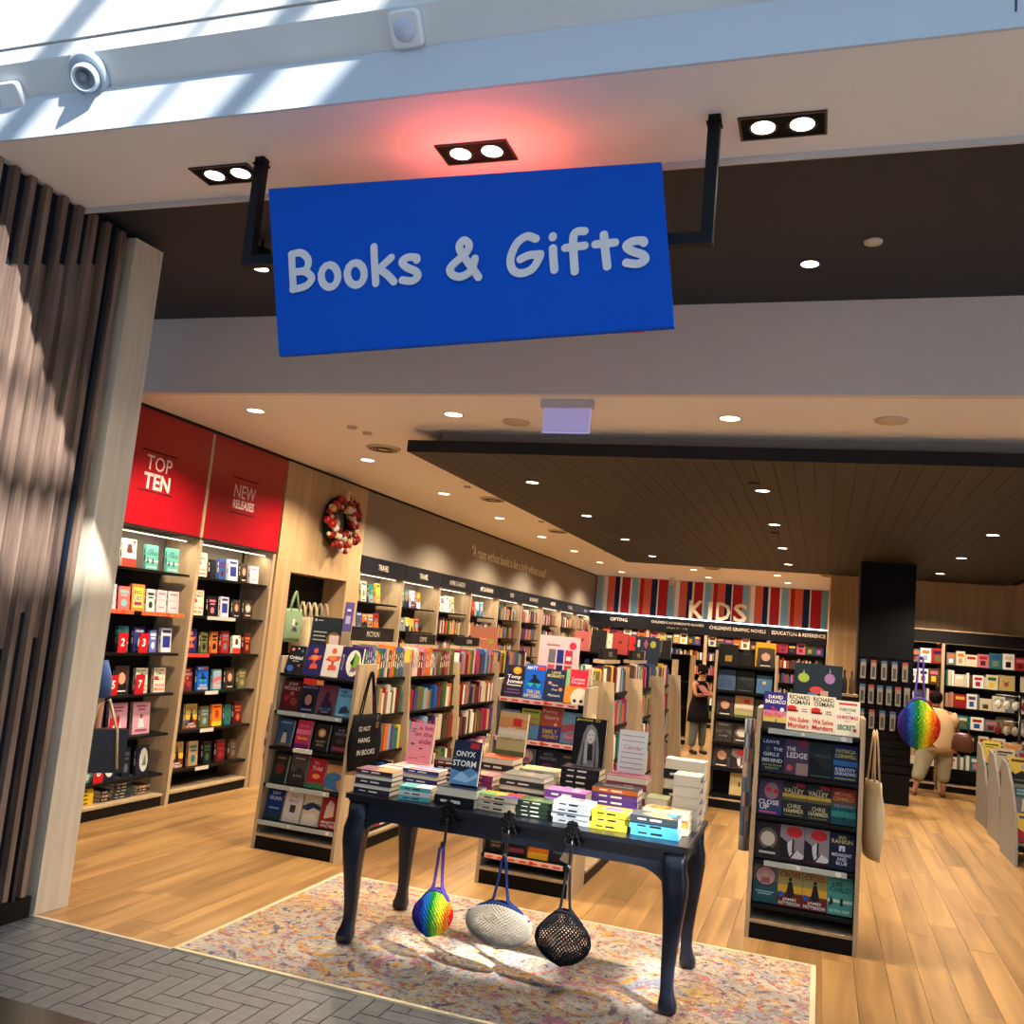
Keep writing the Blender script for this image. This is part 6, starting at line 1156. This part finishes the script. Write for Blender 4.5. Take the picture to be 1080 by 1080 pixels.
# woman in the black apron dress, arms folded, looking down at a book; local +x is her left, -y her front
sk = (178, 124, 92)
p1 = person('dark-haired woman in a black sleeveless dress over grey jeans, reading with arms folded', (-2.05, 17.1, 0), PI*.28, 1.55, (0, 0, .86), (0, -.01, 1.16), (0, -.02, 1.33), (0, -.06, 1.43),
            [(-.16, 0, 1.25), (-.19, -.10, 1.03), (.02, -.24, 1.08)], [(.16, 0, 1.25), (.19, -.10, 1.02), (-.02, -.27, 1.06)], [(-.09, 0, .76), (-.10, -.02, .46), (-.12, .02, .08), (0, -1, 0)], [(.09, 0, .76), (.10, -.03, .46), (.12, 0, .08), (0, -1, 0)], sk)
face(p1, (0, -.065, 1.44), (0, -1, -.35), (26, 20, 20), sk, bun=(0, .09, .09))
garment('black_dress', [(1.29, .085, .07, -.01), (1.24, .15, .10, 0), (1.12, .165, .125, -.01), (.98, .15, .12, -.01), (.86, .18, .15, 0), (.70, .205, .17, 0), (.56, .215, .18, 0)], (22, 20, 24), p1)
for s in (-1, 1):
    skin_obj('trouser_leg', [((s*.09, 0, .70), .10), ((s*.10, -.02, .44), .085), ((s*.12, 0, .12), .068)], [(0, 1), (1, 2)], FABRIC, p1, 1, (84, 90, 92))
    skin_obj('shoe', [((s*.12, .04, .045), .045), ((s*.12, -.06, .04), .04), ((s*.12, -.15, .035), .036)], [(0, 1), (1, 2)], SATIN, p1, 1, (24, 22, 24))
bkh = book(.15, .21, .025, (120, 30, 36), []); bkh.location = (-2.05+.16, 17.1-.30, 1.08); bkh.rotation_euler = (-.9, 0, PI*.28); tag(bkh, 'small dark red book held by the woman in black', 'book')
# woman seen from behind at the right wall
sk2 = (170, 116, 84)
p2 = person('woman in a loose tan shirt and pale trousers seen from behind, browsing the shelves', (1.68, 15.55, 0), PI+.15, 1.5, (0, 0, .82), (0, -.03, 1.12), (0, -.06, 1.31), (0, -.10, 1.40),
            [(-.19, 0, 1.21), (-.25, -.05, .98), (-.22, -.25, .86)], [(.19, 0, 1.21), (.25, -.04, .96), (.24, -.10, .72)], [(-.12, 0, .72), (-.12, -.02, .42), (-.11, .02, .08), (0, -1, 0)], [(.14, .02, .72), (.22, .08, .42), (.32, .16, .08), (0, -1, 0)], sk2, 1.25)
face(p2, (0, -.10, 1.41), (0, -1, -.2), (24, 18, 18), sk2, bun=(-.03, .09, .07))
garment('tan_shirt', [(1.30, .075, .07, -.05), (1.26, .17, .11, -.04), (1.20, .225, .14, -.03), (1.05, .245, .18, -.01), (.90, .26, .195, 0), (.76, .28, .205, .0), (.66, .285, .21, .0)], (196, 164, 126), p2)
for s_ in (-1, 1): MB().tube([(s_*.19, -.02, 1.22), (s_*.235, -.02, 1.12), (s_*.262, -.05, .98)], [.085, .09, .08], (196, 164, 126), k=14).build('sleeve', FABRIC, p2)
skin_obj('pale_trousers', [((0, 0, .90), (.20, .17)), ((-.12, 0, .64), .145), ((-.12, -.02, .42), .115), ((-.11, .02, .20), .09), ((.15, .03, .64), .145), ((.22, .08, .42), .115), ((.30, .14, .20), .09)], [(0, 1), (1, 2), (2, 3), (0, 4), (4, 5), (5, 6)], FABRIC, p2, 2, (158, 150, 128))
for x, y in ((-.11, .02), (.32, .16)): skin_obj('shoe', [((x, y+.04, .03), .04), ((x, y-.06, .028), .036), ((x, y-.15, .025), .034)], [(0, 1), (1, 2)], SATIN, p2, 1, (90, 60, 50))
hb = thing('handbag', 'brown leather handbag at the hip of the woman in the tan shirt', 'bag', (2.02, 15.42, .86), -.2); 
rgs = [[(.15*c_*math.copysign(abs(math.cos(a))**.6, math.cos(a)), .06*c_*math.copysign(abs(math.sin(a))**.7, math.sin(a)), z) for a in [2*PI*j/20 for j in range(20)]] for z, c_ in ((-.16, .7), (-.13, 1.0), (-.02, .98), (.08, .8), (.12, .5))]
MB().ring_surface(rgs, (84, 48, 34)).build('body', SATIN, hb); MB().tube([(-.10, 0, .08), (-.06, 0, .24), (0, 0, .30), (.06, 0, .24), (.10, 0, .08)], .009, (70, 40, 30)).build('strap', SATIN, hb)
tote('cream paper bag held low at the left of the woman in tan', (1.22, 15.35, .92), .1, .30, .34, (196, 174, 130), .16, d=.08)
# shopper mostly hidden behind the jamb, with a black bag
sk3 = (170, 120, 96)
p3 = person('shopper in a blue shirt and jeans, almost fully hidden behind the entrance jamb', (-5.02, 5.30, 0), .9, 1.65, (0, 0, .90), (0, 0, 1.26), (0, -.01, 1.46), (0, -.03, 1.57),
            [(-.18, 0, 1.36), (-.22, 0, 1.10), (-.20, -.12, .92)], [(.18, 0, 1.36), (.22, 0, 1.10), (.22, -.06, .88)], [(-.10, 0, .80), (-.10, -.01, .46), (-.11, .03, .08), (0, -1, 0)], [(.10, 0, .80), (.10, -.01, .46), (.11, .02, .08), (0, -1, 0)], sk3)
face(p3, (0, -.03, 1.58), (0, -1, 0), (40, 30, 26), sk3, bun=(0, .08, 0))
garment('blue_shirt', [(1.44, .07, .07, 0), (1.40, .15, .10, 0), (1.34, .20, .12, 0), (1.15, .19, .14, 0), (.90, .20, .15, 0)], (70, 96, 150), p3)
for s_ in (-1, 1): MB().tube([(s_*.175, 0, 1.36), (s_*.215, 0, 1.25), (s_*.23, 0, 1.12)], [.07, .07, .062], (70, 96, 150), k=14).build('sleeve', FABRIC, p3)
for s in (-1, 1):
    skin_obj('jeans_leg', [((s*.09, 0, .88), .12), ((s*.10, 0, .46), .085), ((s*.11, .02, .12), .07)], [(0, 1), (1, 2)], FABRIC, p3, 1, (50, 74, 110)); skin_obj('shoe', [((s*.11, .06, .05), .045), ((s*.11, -.05, .045), .042), ((s*.11, -.14, .04), .036)], [(0, 1), (1, 2)], SATIN, p3, 1, (40, 40, 44))
bb3 = thing('handbag', 'black handbag with a pale strap showing past the entrance jamb', 'bag', (-4.77, 5.46, .78), .9)
MB().box(-.14, .14, -.045, .045, -.17, .13, (20, 19, 21)).build('body', SATIN, bb3); MB().tube([(-.11, -.05, .12), (-.09, -.055, .30), (-.02, -.055, .34), (.06, -.055, .12), (.09, -.06, -.14)], .010, (176, 160, 130)).build('strap', SATIN, bb3)
